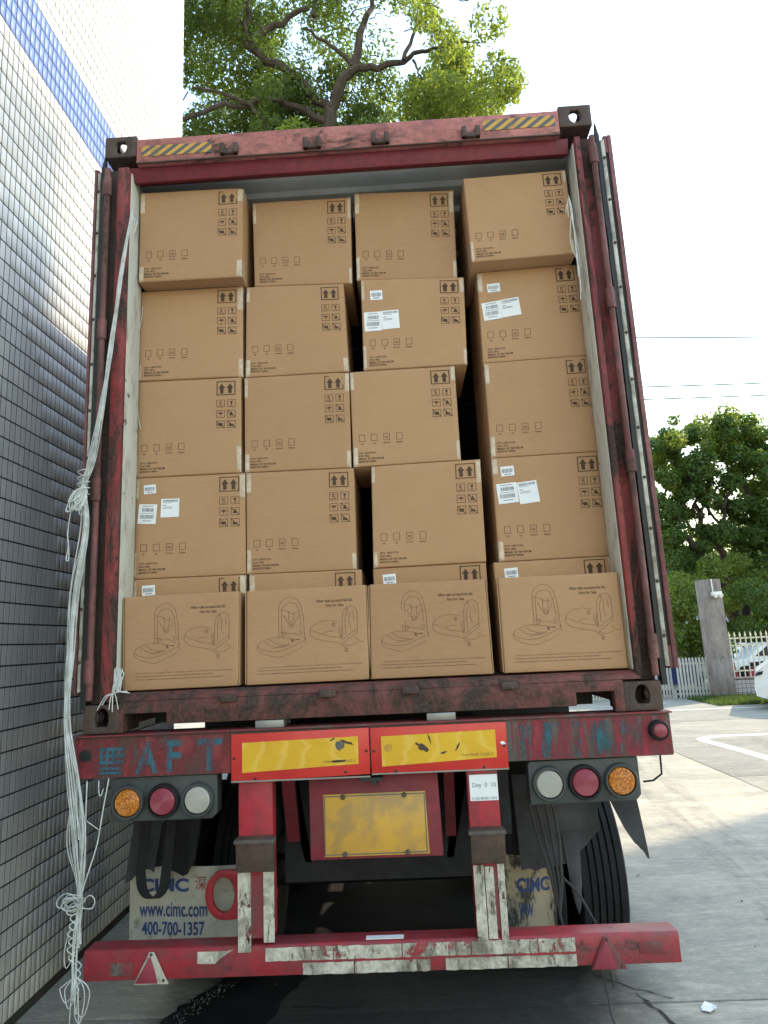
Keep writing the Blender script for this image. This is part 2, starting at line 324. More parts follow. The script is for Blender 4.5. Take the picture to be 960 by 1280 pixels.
    def build(s, name, mat, parent=None, origin=None, bevel=0, smooth=False, kind=None, label=None, segs=2):
        org = Vector((origin[0], origin[1], origin[2] + ZO)) if origin else (ORG[parent.name] if parent else Vector((0, 0, ZO)))
        me = bpy.data.meshes.new(name)
        me.from_pydata([(p[0] - org.x, p[1] - org.y, p[2] + ZO - org.z) for p in s.v], [], s.f)
        bm = bmesh.new(); bm.from_mesh(me)
        bmesh.ops.recalc_face_normals(bm, faces=bm.faces)
        if bevel:
            eds = [e for e in bm.edges if len(e.link_faces) == 2 and e.calc_face_angle(0) > .6]
            bmesh.ops.bevel(bm, geom=eds, offset=bevel, segments=segs, profile=.5, affect='EDGES', clamp_overlap=True)
        bm.to_mesh(me); bm.free()
        if smooth or bevel:
            me.polygons.foreach_set('use_smooth', [True] * len(me.polygons)); me.set_sharp_from_angle(angle=R(38))
        me.materials.append(M[mat])
        o = bpy.data.objects.new(name, me); _link(o, parent, org)
        if kind: o['kind'] = kind
        if label: o['label'] = label
        return o
def rawmesh(name, V, F, mat, parent=None, kind=None):
    """big numpy mesh in world heights"""
    org = ORG[parent.name] if parent else Vector((0, 0, 0))
    V = np.asarray(V, dtype=np.float32) - np.array(org, dtype=np.float32)
    F = np.asarray(F, dtype=np.int32); k = F.shape[1]
    me = bpy.data.meshes.new(name); me.vertices.add(len(V)); me.vertices.foreach_set('co', V.ravel())
    me.loops.add(F.size); me.loops.foreach_set('vertex_index', F.ravel())
    me.polygons.add(len(F)); me.polygons.foreach_set('loop_start', np.arange(0, F.size, k, dtype=np.int32))
    me.update(calc_edges=True); me.validate()
    me.materials.append(M[mat]); o = bpy.data.objects.new(name, me); _link(o, parent, org)
    if kind: o['kind'] = kind
    return o
def clone(o, parent=None, loc=None):
    c = o.copy(); COL.objects.link(c); c.parent = parent
    if loc is not None: c.location = loc
    ORG[c.name] = Vector(c.location) + (ORG[parent.name] if parent else Vector((0, 0, 0)))
    for ch in o.children: clone(ch, c)
    return c
FONTC = {}
def textmesh(s, bold=0.0):
    k = (s, bold)
    if k not in FONTC:
        cu = bpy.data.curves.new('lettering', 'FONT'); cu.body = s; cu.size = 1; cu.offset = bold; cu.resolution_u = 3; cu.align_x = 'LEFT'
        o = bpy.data.objects.new('lettering_source', cu); COL.objects.link(o)
        me = o.to_mesh(); V = [(v.co.x, v.co.y) for v in me.vertices]; F = [tuple(p.vertices) for p in me.polygons]
        o.to_mesh_clear(); bpy.data.objects.remove(o); bpy.data.curves.remove(cu)
        if V:
            x0 = min(v[0] for v in V); x1 = max(v[0] for v in V); y0 = min(v[1] for v in V); y1 = max(v[1] for v in V)
            V = [((a - x0) / max(1e-6, x1 - x0), (b - y0) / max(1e-6, y1 - y0)) for a, b in V]
        FONTC[k] = (V, F)
    return FONTC[k]
def text(mb, s, P, bold=0.0):
    """P(u, v) maps the unit square (v up) of the text's bounding box to a point"""
    V, F = textmesh(s, bold); mb.add([P(a, b) for a, b in V], F)

# ================================================================== SETTING: ground
ground = MB().sheet([(-400, -400, GZ - .02), (400, -400, GZ - .02), (400, 700, GZ - .02), (-400, 700, GZ - .02)]).build('ground', 'joint_filler', kind='structure')
SX, SY = 8.0, 4.84
def slab_mesh():
    g = .006
    return MB().box(-SX / 2 + g, SX / 2 - g, -SY / 2 + g, SY / 2 - g, GZ - .1, GZ).build('concrete_slab', 'concrete', ground, bevel=.006)
proto = slab_mesh()
spots = [(i, j) for i in range(-1, 3) for j in range(-2, 4)]
for q, (i, j) in enumerate(spots):
    o = proto if q == 0 else clone(proto, ground)
    o.location = (-4.05 + SX * (i + .5) - ORG['ground'].x, .78 + SY * (j - .5), random.uniform(-.0015, .0015))
yard = MB()   # the yard beyond the slabs that can be told apart
yard.box(-60, -12.06, -60, 120, GZ - .1, GZ - .002).box(19.96, 120, -60, 120, GZ - .1, GZ - .002)
yard.box(-12.04, 19.94, 15.31, 120, GZ - .1, GZ - .002).box(-12.04, 19.94, -60, -11.33, GZ - .1, GZ - .002)
yard.build('yard', 'concrete', kind='structure')
G = GZ + .004
mk = MB()
def band(pts, hw):
    L, Rr = [], []
    for i, p in enumerate(pts):
        a = Vector(pts[max(i - 1, 0)]); b = Vector(pts[min(i + 1, len(pts) - 1)]); t = (b - a).normalized(); nn = Vector((-t.y, t.x))
        L.append((p[0] + nn.x * hw, p[1] + nn.y * hw, G)); Rr.append((p[0] - nn.x * hw, p[1] - nn.y * hw, G))
    for i in range(len(pts) - 1): mk.sheet([L[i], L[i + 1], Rr[i + 1], Rr[i]])
band([(12, 8.35), (9, 8.5), (6.5, 8.6), (5.3, 8.62), (4.95, 8.55), (4.78, 8.4), (4.74, 8.2), (4.78, 7.9), (4.85, 7.3), (4.89, 6.6), (4.93, 5.5), (4.95, 3.5), (4.97, 0)], .09)
band([(-6, 12.75), (24, 11.6)], .05)
mk.build('road_marking', 'road_paint', kind='structure')
ck = MB()
def crack(pts, wd):
    for a, b in zip(pts, pts[1:]):
        a, b = Vector(a), Vector(b); t = (b - a).normalized(); nn = Vector((-t.y, t.x)) * wd * random.uniform(.6, 1.5)
        ck.sheet([(a.x - nn.x, a.y - nn.y, G), (b.x - nn.x, b.y - nn.y, G), (b.x + nn.x, b.y + nn.y, G), (a.x + nn.x, a.y + nn.y, G)])
def wander(a, b, n, amp):
    a, b = Vector(a), Vector(b); return [tuple(a.lerp(b, i / n) + Vector((random.uniform(-amp, amp), random.uniform(-amp, amp))) * (0 if i in (0, n) else 1)) for i in range(n + 1)]
crack(wander((1.06, 1.05), (1.38, .80), 9, .018), .0035); crack(wander((1.24, .80), (1.34, .45), 7, .018), .006)
crack(wander((1.22, .86), (1.26, .78), 3, .01), .004); crack(wander((-.5, .83), (-.15, .80), 6, .012), .006)
crack(wander((2.5, -.5), (3.4, 1.2), 12, .05), .003)
ck.build('crack', 'joint_filler', kind='structure')
# wet oil patch by the bumper, carried on under the trailer as painted shade, and the grit along its edge
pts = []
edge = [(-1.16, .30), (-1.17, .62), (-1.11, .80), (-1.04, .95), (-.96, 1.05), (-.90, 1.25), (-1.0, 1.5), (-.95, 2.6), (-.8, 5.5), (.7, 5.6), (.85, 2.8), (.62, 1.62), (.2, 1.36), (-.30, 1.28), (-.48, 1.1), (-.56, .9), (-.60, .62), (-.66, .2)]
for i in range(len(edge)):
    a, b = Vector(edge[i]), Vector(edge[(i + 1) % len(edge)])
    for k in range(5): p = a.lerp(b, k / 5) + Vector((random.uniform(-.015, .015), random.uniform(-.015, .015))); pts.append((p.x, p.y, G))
MB().sheet(pts).build('oil_shade_sheet', 'oil_shade', kind='structure')
MB().sheet([(-1.6, -1.4, GZ + .002), (1.9, -1.4, GZ + .002), (1.9, 4.8, GZ + .002), (-1.6, 4.8, GZ + .002)]).build('truck_shade_sheet', 'truck_shade', origin=(.12, 1.75, GZ), kind='structure')  # sheet that paints the truck's shade onto the concrete
tm_ = MB()
for x0, yc in ((2.25, 0), (4.3, 0)):
    for off in (0, .30):
        path = [(x0 + off + .10 * (y - .5) + .018 * (y - 3) ** 2, y) for y in np.linspace(-3, 9, 40)]
        for (xa, ya), (xb, yb) in zip(path, path[1:]): tm_.sheet([(xa - .10, ya, GZ + .003), (xa + .10, ya, GZ + .003), (xb + .10, yb, GZ + .003), (xb - .10, yb, GZ + .003)])
tm_.build('tyre_mark', 'tyre_mark', kind='structure')
lt_ = MB()
for k in range(120):
    x, y = random.uniform(-1.7, 6), random.choice((random.uniform(.5, 3), random.uniform(.5, 10))); r = random.uniform(.002, .0075); a = random.uniform(0, 6.28)
    q = [(x + r * (1 + .6 * (i % 2)) * math.cos(a + i * 1.26), y + r * math.sin(a + i * 1.26) * 1.2, GZ + .002 + random.uniform(0, .006)) for i in range(5)]; lt_.sheet(q); lt_.sheet([(p[0], p[1], GZ + .0015) for p in q])
lt_.build('litter', 'litter', kind='stuff')
gr = MB()
for k in range(230):
    t = random.random(); a = Vector((-1.17, .55)).lerp(Vector((-.93, 1.08)), t); x = a.x + random.gauss(.03, .035); y = a.y + random.gauss(0, .04); r = random.uniform(.0015, .005)
    gr.add([(x - r, y - r, G), (x + r, y - r, G), (x, y + r, G), (x, y, G + r * 1.3)], [(0, 1, 3), (1, 2, 3), (2, 0, 3)])
gr.build('gravel', 'grit', kind='stuff')
tag(MB().sheet([(1.47, .69, G), (1.50, .665, G + .004), (1.545, .69, G + .012), (1.54, .73, G + .004), (1.505, .735, G + .016), (1.48, .72, G)]).build('paper_scrap', 'label_paper', origin=(1.5, .7, GZ)), 'torn white paper scrap lying on the concrete', 'paper')

# ================================================================== tiled building on the left
WX = -1.87; WY0, WY1, WZ1 = -9.0, 2.98, 9.2
bld = thing('tiled_building', 'white tiled building wall with a blue tile stripe beside the truck', 'building', (WX, 0, GZ))
b = MB().box(-14, WX - .006, WY0, WY1, GZ, WZ1); b.build('wall', 'grout', bld)
MB().box(-14.2, WX + .06, WY0 - .1, WY1 + .06, WZ1, WZ1 + .18).build('roof', 'render_wall', bld, bevel=.01)
def tile_geo(ty, tz, d=.0016, c=.0003):
    """one glazed tile standing on the plane x = 0, centred"""
    a, e = ty / 2, tz / 2
    V = [(0, -a, -e), (0, a, -e), (0, a, e), (0, -a, e), (d - c, -a, -e), (d - c, a, -e), (d - c, a, e), (d - c, -a, e), (d, -a + c, -e + c), (d, a - c, -e + c), (d, a - c, e - c), (d, -a + c, e - c)]
    F = [(8, 9, 10, 11)] + [(4 + i, 4 + (i + 1) % 4, 8 + (i + 1) % 4, 8 + i) for i in range(4)] + [(i, (i + 1) % 4, 4 + (i + 1) % 4, 4 + i) for i in range(4)]
    return V, F
TV, TF = tile_geo(TPY - .0068, TPZ - .009)
SZ0, SZ1 = 3.80, 4.225
nz0 = int(round((SZ0 - GZ) / TPZ)); ZB = SZ0 - nz0 * TPZ
Ri = co.rotation_euler.to_matrix().transposed(); CP = Vector(co.location)
def pix(p):
    q = Ri @ (Vector(p) - CP)
    if q.z > -.05: return None
    return 384 + 660.5 * q.x / -q.z, 512 - 660.5 * q.y / -q.z, -q.z
cells = []
for j in range(int((WZ1 - ZB) / TPZ) - 1):
    z = ZB + (j + .5) * TPZ
    if z - TPZ / 2 < GZ + .005: continue
    for i in range(int((WY1 - WY0) / TPY)):
        y = WY1 - (i + .5) * TPY; blue = SZ0 < z < SZ1
        p = pix((WX, y, z + ZO)); rank = 1e9
        if p and 0 < p[0] < 768 and 0 < p[1] < 1024 and not (p[0] > 100 and 140 < p[1]) and not p[0] > 188:
            d = (Vector((WX, y, z + ZO)) - CP); rank = d.length ** 3 / (CP.x - WX)
        cells.append((rank, y, z, blue))
cells.sort(key=lambda c: c[0])
tw = MB(); tw.v = [(WX - .006 + v[0], v[1], v[2] + GZ) for v in TV]; tw.f = TF
def tile_obj(mat, name):
    me = bpy.data.meshes.new(name); me.from_pydata(TV, [], TF); me.materials.append(M[mat]); return me
mw, mbl = tile_obj('tile_white', 'tile'), tile_obj('tile_blue', 'tile')
for c in cells[:300]:
    o = bpy.data.objects.new('tile', mbl if c[3] else mw); COL.objects.link(o); o.parent = bld
    o.location = Vector((WX - .006, c[1], c[2] + ZO)) - ORG[bld.name]
    o.rotation_euler = (random.gauss(0, .004), random.gauss(0, .003), random.gauss(0, .003))
for blue, nm in ((False, 'wall_tiles'), (True, 'stripe_tiles')):
    cs = [c for c in cells[300:] if c[3] == blue]; n_ = len(cs); T = np.array(TV); Fq = np.array(TF)
    ctr = np.array([(WX - .006, c[1], c[2] + ZO) for c in cs])
    til = np.random.normal(0, .003, (n_, 2))
    V = np.repeat(T[None], n_, 0); V[:, :, 0] += T[None, :, 1] * til[:, :1] + T[None, :, 2] * til[:, 1:]
    V = (V + ctr[:, None, :]).reshape(-1, 3); F = (Fq[None] + (np.arange(n_) * len(T))[:, None, None]).reshape(-1, 4)
    rawmesh(nm, V, F, 'tile_blue' if blue else 'tile_white', bld, kind='stuff')

# tall block far across the yard to the right: outside the frame, its shade lies over the tail of the truck
wh = thing('tower_block', 'pale tower block far across the yard to the right, outside the picture', 'building', (31, 14, GZ))
MB().box(25, 37, 11.5, 16.95, GZ, 26.2).build('wall', 'render_wall', wh)
MB().box(24.9, 37.1, 11.4, 17.0, 26.2, 26.4).build('roof', 'grout', wh)
for k in range(2):
    for zz in np.arange(.5, 24, 3.2):
        y = 12.9 + k * 2.6
        MB().box(24.97, 25.01, y - .8, y + .8, zz, zz + 1.6).build('window', 'window_dark', wh)

# ================================================================== TRAILER
tr = thing('semi_trailer', 'red semi trailer chassis with tail lamps, mud flaps and bumper under the container', 'trailer', (0, 0, GZ))
bm_ = MB().box(-1.25, 1.238, 0, .10, -.178, -.012); beam = bm_.build('rear_beam', 'beam_grey', tr, bevel=.006)
MB().box(-1.256, 1.244, -.014, .12, -.0115, -.004).build('beam_flange', 'dirty_red', beam, bevel=.002)
MB().box(-1.245, -.585, -.0025, -.0005, -.174, -.018).build('red_paint', 'red_worn', beam)
MB().box(.585, 1.233, -.0025, -.0005, -.174, -.018).build('red_paint', 'red_smear', beam)
MB().box(.62, 1.12, -.004, -.0028, -.165, -.03).build('teal_paint', 'teal_smear', beam)
st = MB()
for ch, x0, x1 in (('A', -.985, -.888), ('F', -.855, -.79), ('T', -.725, -.62)):
    text(st, ch, lambda u, v: (x0 + (x1 - x0) * u, -.0045, -.165 + .13 * v), .03)
# square emblem made of bars
for a in range(4): st.box(-1.135 + a * .024, -1.122 + a * .024, -.0048, -.0042, -.125, -.055)
for zz in (-.055, -.082, -.108, -.132, -.150): st.box(-1.14, -1.035, -.0052, -.0047, zz - .012, zz)
st.build('stencil_lettering', 'teal_stencil', beam)
MB().lathe((-1.199, -.0055, -.085), (0, 1, 0), [(0, .024), (.003, .024)], 24).build('round_hole', 'gasket', beam)
sm = MB().lathe((1.181, -.03, -.077), (0, 1, 0), [(0, .036), (.006, .040), (.03, .040)], 28).build('marker_lamp', 'rubber', tr, smooth=True)
MB().lathe((1.181, -.042, -.077), (0, 1, 0), [(0, .012), (.006, .026), (.012, .028)], 28).build('lens', 'lens_red', sm, smooth=True)
# marker plates
def plate(x0, x1, zl0, zl1, zr0, zr1, yx0, yx1, ytilt):
    pl = MB().hexa([(x0, -.016, zl0), (x1, -.016, zr0), (x1, -.016, zr1), (x0, -.016, zl1)], [(x0, -.006, zl0), (x1, -.006, zr0), (x1, -.006, zr1), (x0, -.006, zl1)]).build('marker_plate', 'reflector_red', tr, bevel=.002)
    a, b = ytilt
    MB().hexa([(yx0, -.0185, a - .118), (yx1, -.0185, b - .108), (yx1, -.0185, b), (yx0, -.0185, a)], [(yx0, -.0165, a - .118), (yx1, -.0165, b - .108), (yx1, -.0165, b), (yx0, -.0165, a)]).build('reflective_panel', 'reflector_yellow', pl)
    lt = MB(); text(lt, 'VHA MARK CLASS II', lambda u, v: (yx1 - .145 + .13 * u, -.0192, b - .100 + .011 * v)); lt.build('lettering', 'print_faint', pl)
    for rx, rz in ((x0 + .012, (zl0 + zl1) / 2), (x1 - .012, (zr0 + zr1) / 2), (x0 + .1, zl0 + .012), (x1 - .1, zr0 + .012)): MB().lathe((rx, -.02, rz), (0, 1, 0), [(0, .003), (.003, .006), (.005, .006)], 10).build('rivet', 'dark_steel', pl)
    MB().box(x0, x1, -.0175, -.0168, min(zl0, zr0) + .0, min(zl0, zr0) + .006).build('edge_strip', 'steel', pl)
plate(-.578, -.004, -.212, -.022, -.2, -.018, -.532, -.050, (-.057, -.050))
plate(.002, .562, -.204, -.020, -.204, -.018, .046, .516, (-.055, -.046))
def blot(cx, cz, rx, rz, rot_, mat, y=-.0192):
    n_ = 16; pl = []
    for k in range(n_):
        a = 2 * math.pi * k / n_; r_ = random.uniform(.45, 1.0); px_, pz_ = rx * r_ * math.cos(a), rz * r_ * math.sin(a)
        pl.append((cx + px_ * math.cos(rot_) - pz_ * math.sin(rot_), cz + px_ * math.sin(rot_) + pz_ * math.cos(rot_)))
    MB().prism(pl, y, y + .0006).build('torn_patch', mat, tr)
blot(-.125, -.085, .022, .030, -.3, 'hazard_black'); blot(-.095, -.072, .05, .006, -.35, 'rusty_casting'); blot(-.155, -.058, .016, .004, .4, 'rusty_casting'); blot(-.13, -.145, .045, .006, .05, 'rusty_casting')
blot(.215, -.105, .045, .014, -.6, 'rusty_casting'); blot(.245, -.07, .03, .004, -1.3, 'rusty_casting'); blot(.075, -.10, .022, .022, 0, 'hazard_yellow'); blot(.36, -.105, .026, .005, 1.0, 'rusty_casting'); blot(.30, -.128, .02, .005, .2, 'rusty_casting'); blot(.545, -.10, .018, .008, -.3, 'label_paper')
# support posts down to the bumper, with brackets and worn white tape
def post(x0, x1, tapes):
    p = MB().box(x0, x1, 0, .07, -.80, -.18).build('support_post', 'paint_trailer', tr, bevel=.004)
    cap = MB()
    cap.prism([(-.0, -.42), (-.035, -.43), (-.035, -.445), (-.028, -.55), (-.0, -.56)], x0 - .004, x1 + .008, 'x')
    cap.build('bracket', 'rusty_casting', p, bevel=.003)
    MB().box(x0 - .01, x1 + .014, -.042, .0, -.4425, -.4285).build('bracket_rim', 'beam_grey', p, bevel=.002)
    MB().box(x0 + .012, x1 - .008, -.0018, .0, -.80, -.57).build('worn_paint', 'dirty_red', p)
    for a, b_, z0, z1 in tapes:
        MB().box(a, b_, -.0065, -.0015, z0, z1).build('reflective_tape', 'worn_white_tape', p)
post(-.553, -.412, [(-.555, -.503, -.848, -.555), (-.452, -.409, -.815, -.545)])
post(.389, .514, [(.391, .432, -.845, -.562), (.436, .470, -.83, -.568), (.486, .513, -.84, -.56)])
stk = MB().box(.398, .512, -.004, -.0015, -.322, -.222).build('sticker', 'label_paper', tr)
lt = MB(); text(lt, 'Dey  0  10', lambda u, v: (.41 + .095 * u, -.005, -.275 + .022 * v)); lt.build('lettering', 'barcode_ink', stk); lt = MB(); text(lt, '21103 800821 4594', lambda u, v: (.405 + .10 * u, -.005, -.318 + .010 * v)); lt.build('lettering', 'barcode_ink', stk)
# bumper
prof = [(.0, -.938), (-.001, -.842), (.008, -.827), (.10, -.830), (.11, -.838), (.11, -.938)]
bp = MB().prism(prof, -1.178, 1.170, 'x').build('bumper', 'paint_bumper', tr, bevel=.006)
def bsheet(poly, mat, nm, y=-.0035, th=.002):
    return MB().prism(poly, y, y + th).build(nm, mat, bp)
def torn(x0, x1, z0, z1, n=14, amp=.0022):
    top = [(x0 + (x1 - x0) * i / n, z1 + random.uniform(-amp, amp * .3)) for i in range(n + 1)]
    bot = [(x1 - (x1 - x0) * i / n, z0 + random.uniform(-amp * .3, amp)) for i in range(n + 1)]
    return top + bot
for x0, x1 in ((-.447, -.18), (-.176, .09), (.094, .36), (.364, .62), (.624, .766)): bsheet(torn(x0, x1, -.885, -.836), 'worn_white_tape', 'reflective_tape')
for x0, x1 in ((-.30, -.10), (-.096, .20), (.26, .50), (.504, .767)): bsheet(torn(x0, x1, -.936, -.893), 'worn_white_tape', 'reflective_tape')
bsheet([(-.718, -.842), (-.60, -.842), (-.575, -.838), (-.628, -.868), (-.648, -.886), (-.718, -.884)], 'worn_white_tape', 'reflective_tape')
for cx, back in ((-.902, 'mud_flap_cloth'), (.885, 'dirty_red')):
    tri = MB().prism([(cx - .068, -.950), (cx + .072, -.950), (cx + .012, -.835), (cx - .008, -.835)], -.010, -.004).build('triangle_reflector', back, tr, bevel=.003)
    MB().prism([(cx - .062, -.944), (cx + .03, -.944), (cx + .018, -.90), (cx - .002, -.846)], -.0135, -.0102).build('lens', 'lens_red', tri, bevel=.001)
    for sx_, sz_ in ((cx + .052, -.936), (cx + .002, -.843)): MB().lathe((sx_, -.0145, sz_), (0, 1, 0), [(0, .002), (.004, .006)], 10).build('screw', 'rusty_casting', tri)
MB().box(-1.065, -.975, -.004, .0, -.918, -.872).build('side_marker', 'dirty_red', bp, bevel=.004)
MB().box(1.01, 1.10, -.003, .0, -.90, -.86).build('side_marker', 'dirty_red', bp, bevel=.003)
MB().box(-.05, .10, .02, .05, -.8285, -.8245).build('label_strip', 'label_paper', bp)
# number plate on its bracket
pb = MB().hexa([(-.268, .05, -.215), (.272, .05, -.215), (.278, .01, -.528), (-.262, .01, -.528)], [(-.268, .10, -.215), (.272, .10, -.215), (.278, .06, -.528), (-.262, .06, -.528)]).build('plate_bracket', 'paint_dull', tr, bevel=.006)
def pbp(x, z, d): return (x, .05 - .04 * (-.215 - z) / .313 - d, z)
np_ = MB().hexa([pbp(-.207, -.284, .006), pbp(.216, -.284, .006), pbp(.222, -.516, .006), pbp(-.203, -.516, .006)], [pbp(-.207, -.284, .002), pbp(.216, -.284, .002), pbp(.222, -.516, .002), pbp(-.203, -.516, .002)]).build('number_plate', 'number_plate', tr, bevel=.002)
fr = MB()
for a in ((-.2, .21, -.290, -.294), (-.2, .215, -.506, -.510)): fr.hexa([pbp(a[0], a[2], .0068), pbp(a[1], a[2], .0068), pbp(a[1], a[3], .0068), pbp(a[0], a[3], .0068)], [pbp(a[0], a[2], .0061), pbp(a[1], a[2], .0061), pbp(a[1], a[3], .0061), pbp(a[0], a[3], .0061)])
for x in (-.201, .212): fr.hexa([pbp(x - .002, -.290, .0068), pbp(x + .002, -.290, .0068), pbp(x + .002, -.510, .0068), pbp(x - .002, -.510, .0068)], [pbp(x - .002, -.290, .0061), pbp(x + .002, -.290, .0061), pbp(x + .002, -.510, .0061), pbp(x - .002, -.510, .0061)])
fr.build('plate_border', 'hazard_black', np_)
for x, z in ((-.125, -.295), (.13, -.295), (-.12, -.507), (.135, -.507)):
    MB().lathe(pbp(x, z, .018), (0, 1, 0), [(0, .006), (.006, .010), (.012, .010)], 12).build('bolt', 'beam_grey', np_, smooth=True)
lb = MB(); lb.box(-.045, .045, -.02, .05, -.228, -.214); lb.lathe((.012, -.022, -.235), (0, 1, 0), [(0, .010), (.02, .012)], 14); lb.build('plate_lamp', 'gasket', tr)
for x0, x1 in ((-.40, -.345), (.30, .345)): MB().hexa([(x0, .12, -.2), (x1, .12, -.2), (x1, .25, -.52), (x0, .25, -.52)], [(x0, .16, -.2), (x1, .16, -.2), (x1, .29, -.52), (x0, .29, -.52)]).build('gusset', 'paint_dull', tr)
# tail lamps
def lamps(x0, x1, zt, zb, order, cz, dz):
    y0, y1 = .0, .075; c = .022
    h = MB().prism([(x0, zb), (x1 - c, zb + dz), (x1, zb + dz + c), (x1, zt + dz), (x0 + .01, zt), (x0, zt - .01)], y0 + .02, y1 + .02).build('tail_lamp', 'lamp_housing', tr, bevel=.005)
    for k, m_ in enumerate(order):
        cx = x0 + (x1 - x0) * (.5 + (k - 1) * .325); z = cz + dz * (cx - x0) / (x1 - x0)
        MB().lathe((cx, y0 + .021, z), (0, -1, 0), [(0, .070), (.012, .069), (.022, .064), (.022, .058), (.010, .056), (.010, .001)], 36).build('bezel', 'rubber' if k % 2 else 'lamp_housing', h, smooth=True)
        MB().lathe((cx, y0 + .010, z), (0, -1, 0), [(0, .0545), (.006, .053)] + [(.012 + .004 * (1 - (r_ / .05) ** 2) + (.0012 if q_ % 2 else 0), r_) for q_, r_ in enumerate(np.linspace(.050, .004, 16))], 36).build('lens', m_, h, smooth=True)
lamps(-1.098, -.646, -.181, -.355, ('lens_amber', 'lens_red', 'lens_white'), -.278, .0)
lamps(.644, 1.094, -.184, -.352, ('lens_white', 'lens_red', 'lens_amber'), -.272, .002)
MB().tube([(1.19, .03, -.17), (1.185, .02, -.21), (1.18, .01, -.25), (1.14, .0, -.272), (1.10, .0, -.275)], .004, 6).build('cable', 'rubber', tr, smooth=True)
# mud flaps with lettering
def flap(x0, x1, ztop, zbot, y, mat):
    nx, nz = 18, 12; v = []; f = []
    for j in range(nz + 1):
        for i in range(nx + 1):
            u, t = i / nx, j / nz; x = x0 + (x1 - x0) * u + (-.012 * t if u < .5 else .012 * t) ; v.append((x, y + .012 * math.sin(u * 7 + t * 2) + .02 * t, ztop + (zbot - ztop) * t))
    for j in range(nz):
        for i in range(nx): a = j * (nx + 1) + i; f.append((a, a + 1, a + nx + 2, a + nx + 1))
    m = MB().add(v, f); m.add([(p[0], p[1] + .008, p[2]) for p in v], [q[::-1] for q in f])
    return m.build('mud_flap', mat, tr, smooth=True)
f1 = flap(-1.17, -.56, -.655, -1.10, .42, 'mud_flap_cloth')
def fp(x, z): # on the left flap
    u = (x + 1.17) / .61; t = (-.655 - z) / .445; return (x, .42 + .012 * math.sin(u * 7 + t * 2) + .02 * t - .003, z)
lt = MB(); text(lt, 'CIMC', lambda u, v: fp(-1.128 + .235 * u, -.762 + .058 * v), .035)
lt.build('lettering', 'blue_print', f1); lt = MB(); text(lt, 'www.cimc.com', lambda u, v: fp(-1.130 + .325 * u, -.868 + .062 * v), .02); lt.build('lettering', 'blue_print', f1); lt = MB(); text(lt, '400-700-1357', lambda u, v: fp(-1.118 + .30 * u, -.946 + .058 * v), .02)
lt.build('lettering', 'blue_print', f1)
lt = MB(); text(lt, '深', lambda u, v: fp(-.862 + .052 * u, -.755 + .06 * v)); lt.build('lettering', 'red_print', f1)
f2 = flap(.50, .78, -.66, -1.10, .42, 'mud_flap_torn')
def fp2(x, z):
    u = (x - .50) / .28; t = (-.66 - z) / .44; return (x, .42 + .012 * math.sin(u * 7 + t * 2) + .02 * t - .003, z)
lt = MB(); text(lt, 'CIMC', lambda u, v: fp2(.612 + .15 * u, -.815 + .062 * v), .035); lt.build('lettering', 'blue_print', f2); lt = MB(); text(lt, 'WW', lambda u, v: fp2(.615 + .065 * u, -.915 + .055 * v), .02); lt.build('lettering', 'blue_print', f2)
# red towing ring beside the left post
ring = MB(); N = 40; vs = []; fs = []
for k in range(N):
    a = 2 * math.pi * k / N
    for r0, y in ((.0, .30), (.0, .325)):
        vs.append((-.700 + .050 * math.cos(a), y, -.742 + .072 * math.sin(a)))
        ex, ez = .082 * math.cos(a), .102 * math.sin(a)
        if math.cos(a) > 0: ex = min(.30, ex * 1.0 + .16 * max(0, math.cos(a)))
        vs.append((-.700 + ex, y, -.742 + ez))
for k in range(N):
    a, b_ = 4 * k, 4 * ((k + 1) % N)
    fs += [(a, b_, b_ + 1, a + 1), (a + 2, a + 3, b_ + 3, b_ + 2), (a, a + 2, b_ + 2, b_), (a + 1, b_ + 1, b_ + 3, a + 3)]
ring.add(vs, fs).build('towing_ring', 'paint_trailer', tr, bevel=.003)
# hanging rubber sheets and straps by the lamps
def drape(poly, y, mat, nm, th=.004, amp=.02, fq=14.0):
    """poly (x, z) top row and bottom row of equal length"""
    top, bot = poly; n_ = len(top); rows = 7; v = []; f = []
    for j in range(rows + 1):
        for i in range(n_):
            t = j / rows; x = top[i][0] + (bot[i][0] - top[i][0]) * t; z = top[i][1] + (bot[i][1] - top[i][1]) * t
            v.append((x, y + amp * math.sin(x * fq + t * 1.3) * (.3 + t), z))
    for j in range(rows):
        for i in range(n_ - 1): a = j * n_ + i; f.append((a, a + 1, a + n_ + 1, a + n_))
    m = MB().add(v, f); m.add([(p[0], p[1] + th, p[2]) for p in v], [q[::-1] for q in f]); return m.build(nm, mat, tr, smooth=True)
def lin(x0, x1, zs): n_ = len(zs); return [(x0 + (x1 - x0) * i / (n_ - 1), zs[i]) for i in range(n_)]
drape((lin(.62, 1.0, [-.3] * 13), lin(.63, 1.0, [-.70, -.69, -.70, -.69, -.695, -.69, -.685, -.69, -.67, -.64, -.615, -.58, -.55])), .36, 'dusty_rubber', 'rubber_sheet')
drape((lin(1.0, 1.15, [-.3] * 9), lin(1.09, 1.185, [-.53, -.55, -.57, -.59, -.60, -.615, -.625, -.65, -.66])), .32, 'dusty_rubber', 'rubber_sheet')
drape((lin(.82, .90, [-.55] * 5), lin(.85, .90, [-.80, -.86, -.90, -.87, -.78])), .36, 'dusty_rubber', 'rubber_sheet')
drape((lin(.52, .72, [-.25] * 6), lin(.52, .70, [-.68] * 6)), .45, 'rubber', 'rubber_sheet', amp=.01)
drape((lin(-1.12, -.98, [-.3] * 6), lin(-1.17, -1.04, [-.70, -.69, -.66, -.655, -.65, -.66])), .38, 'dusty_rubber', 'rubber_sheet', amp=.015, fq=40)
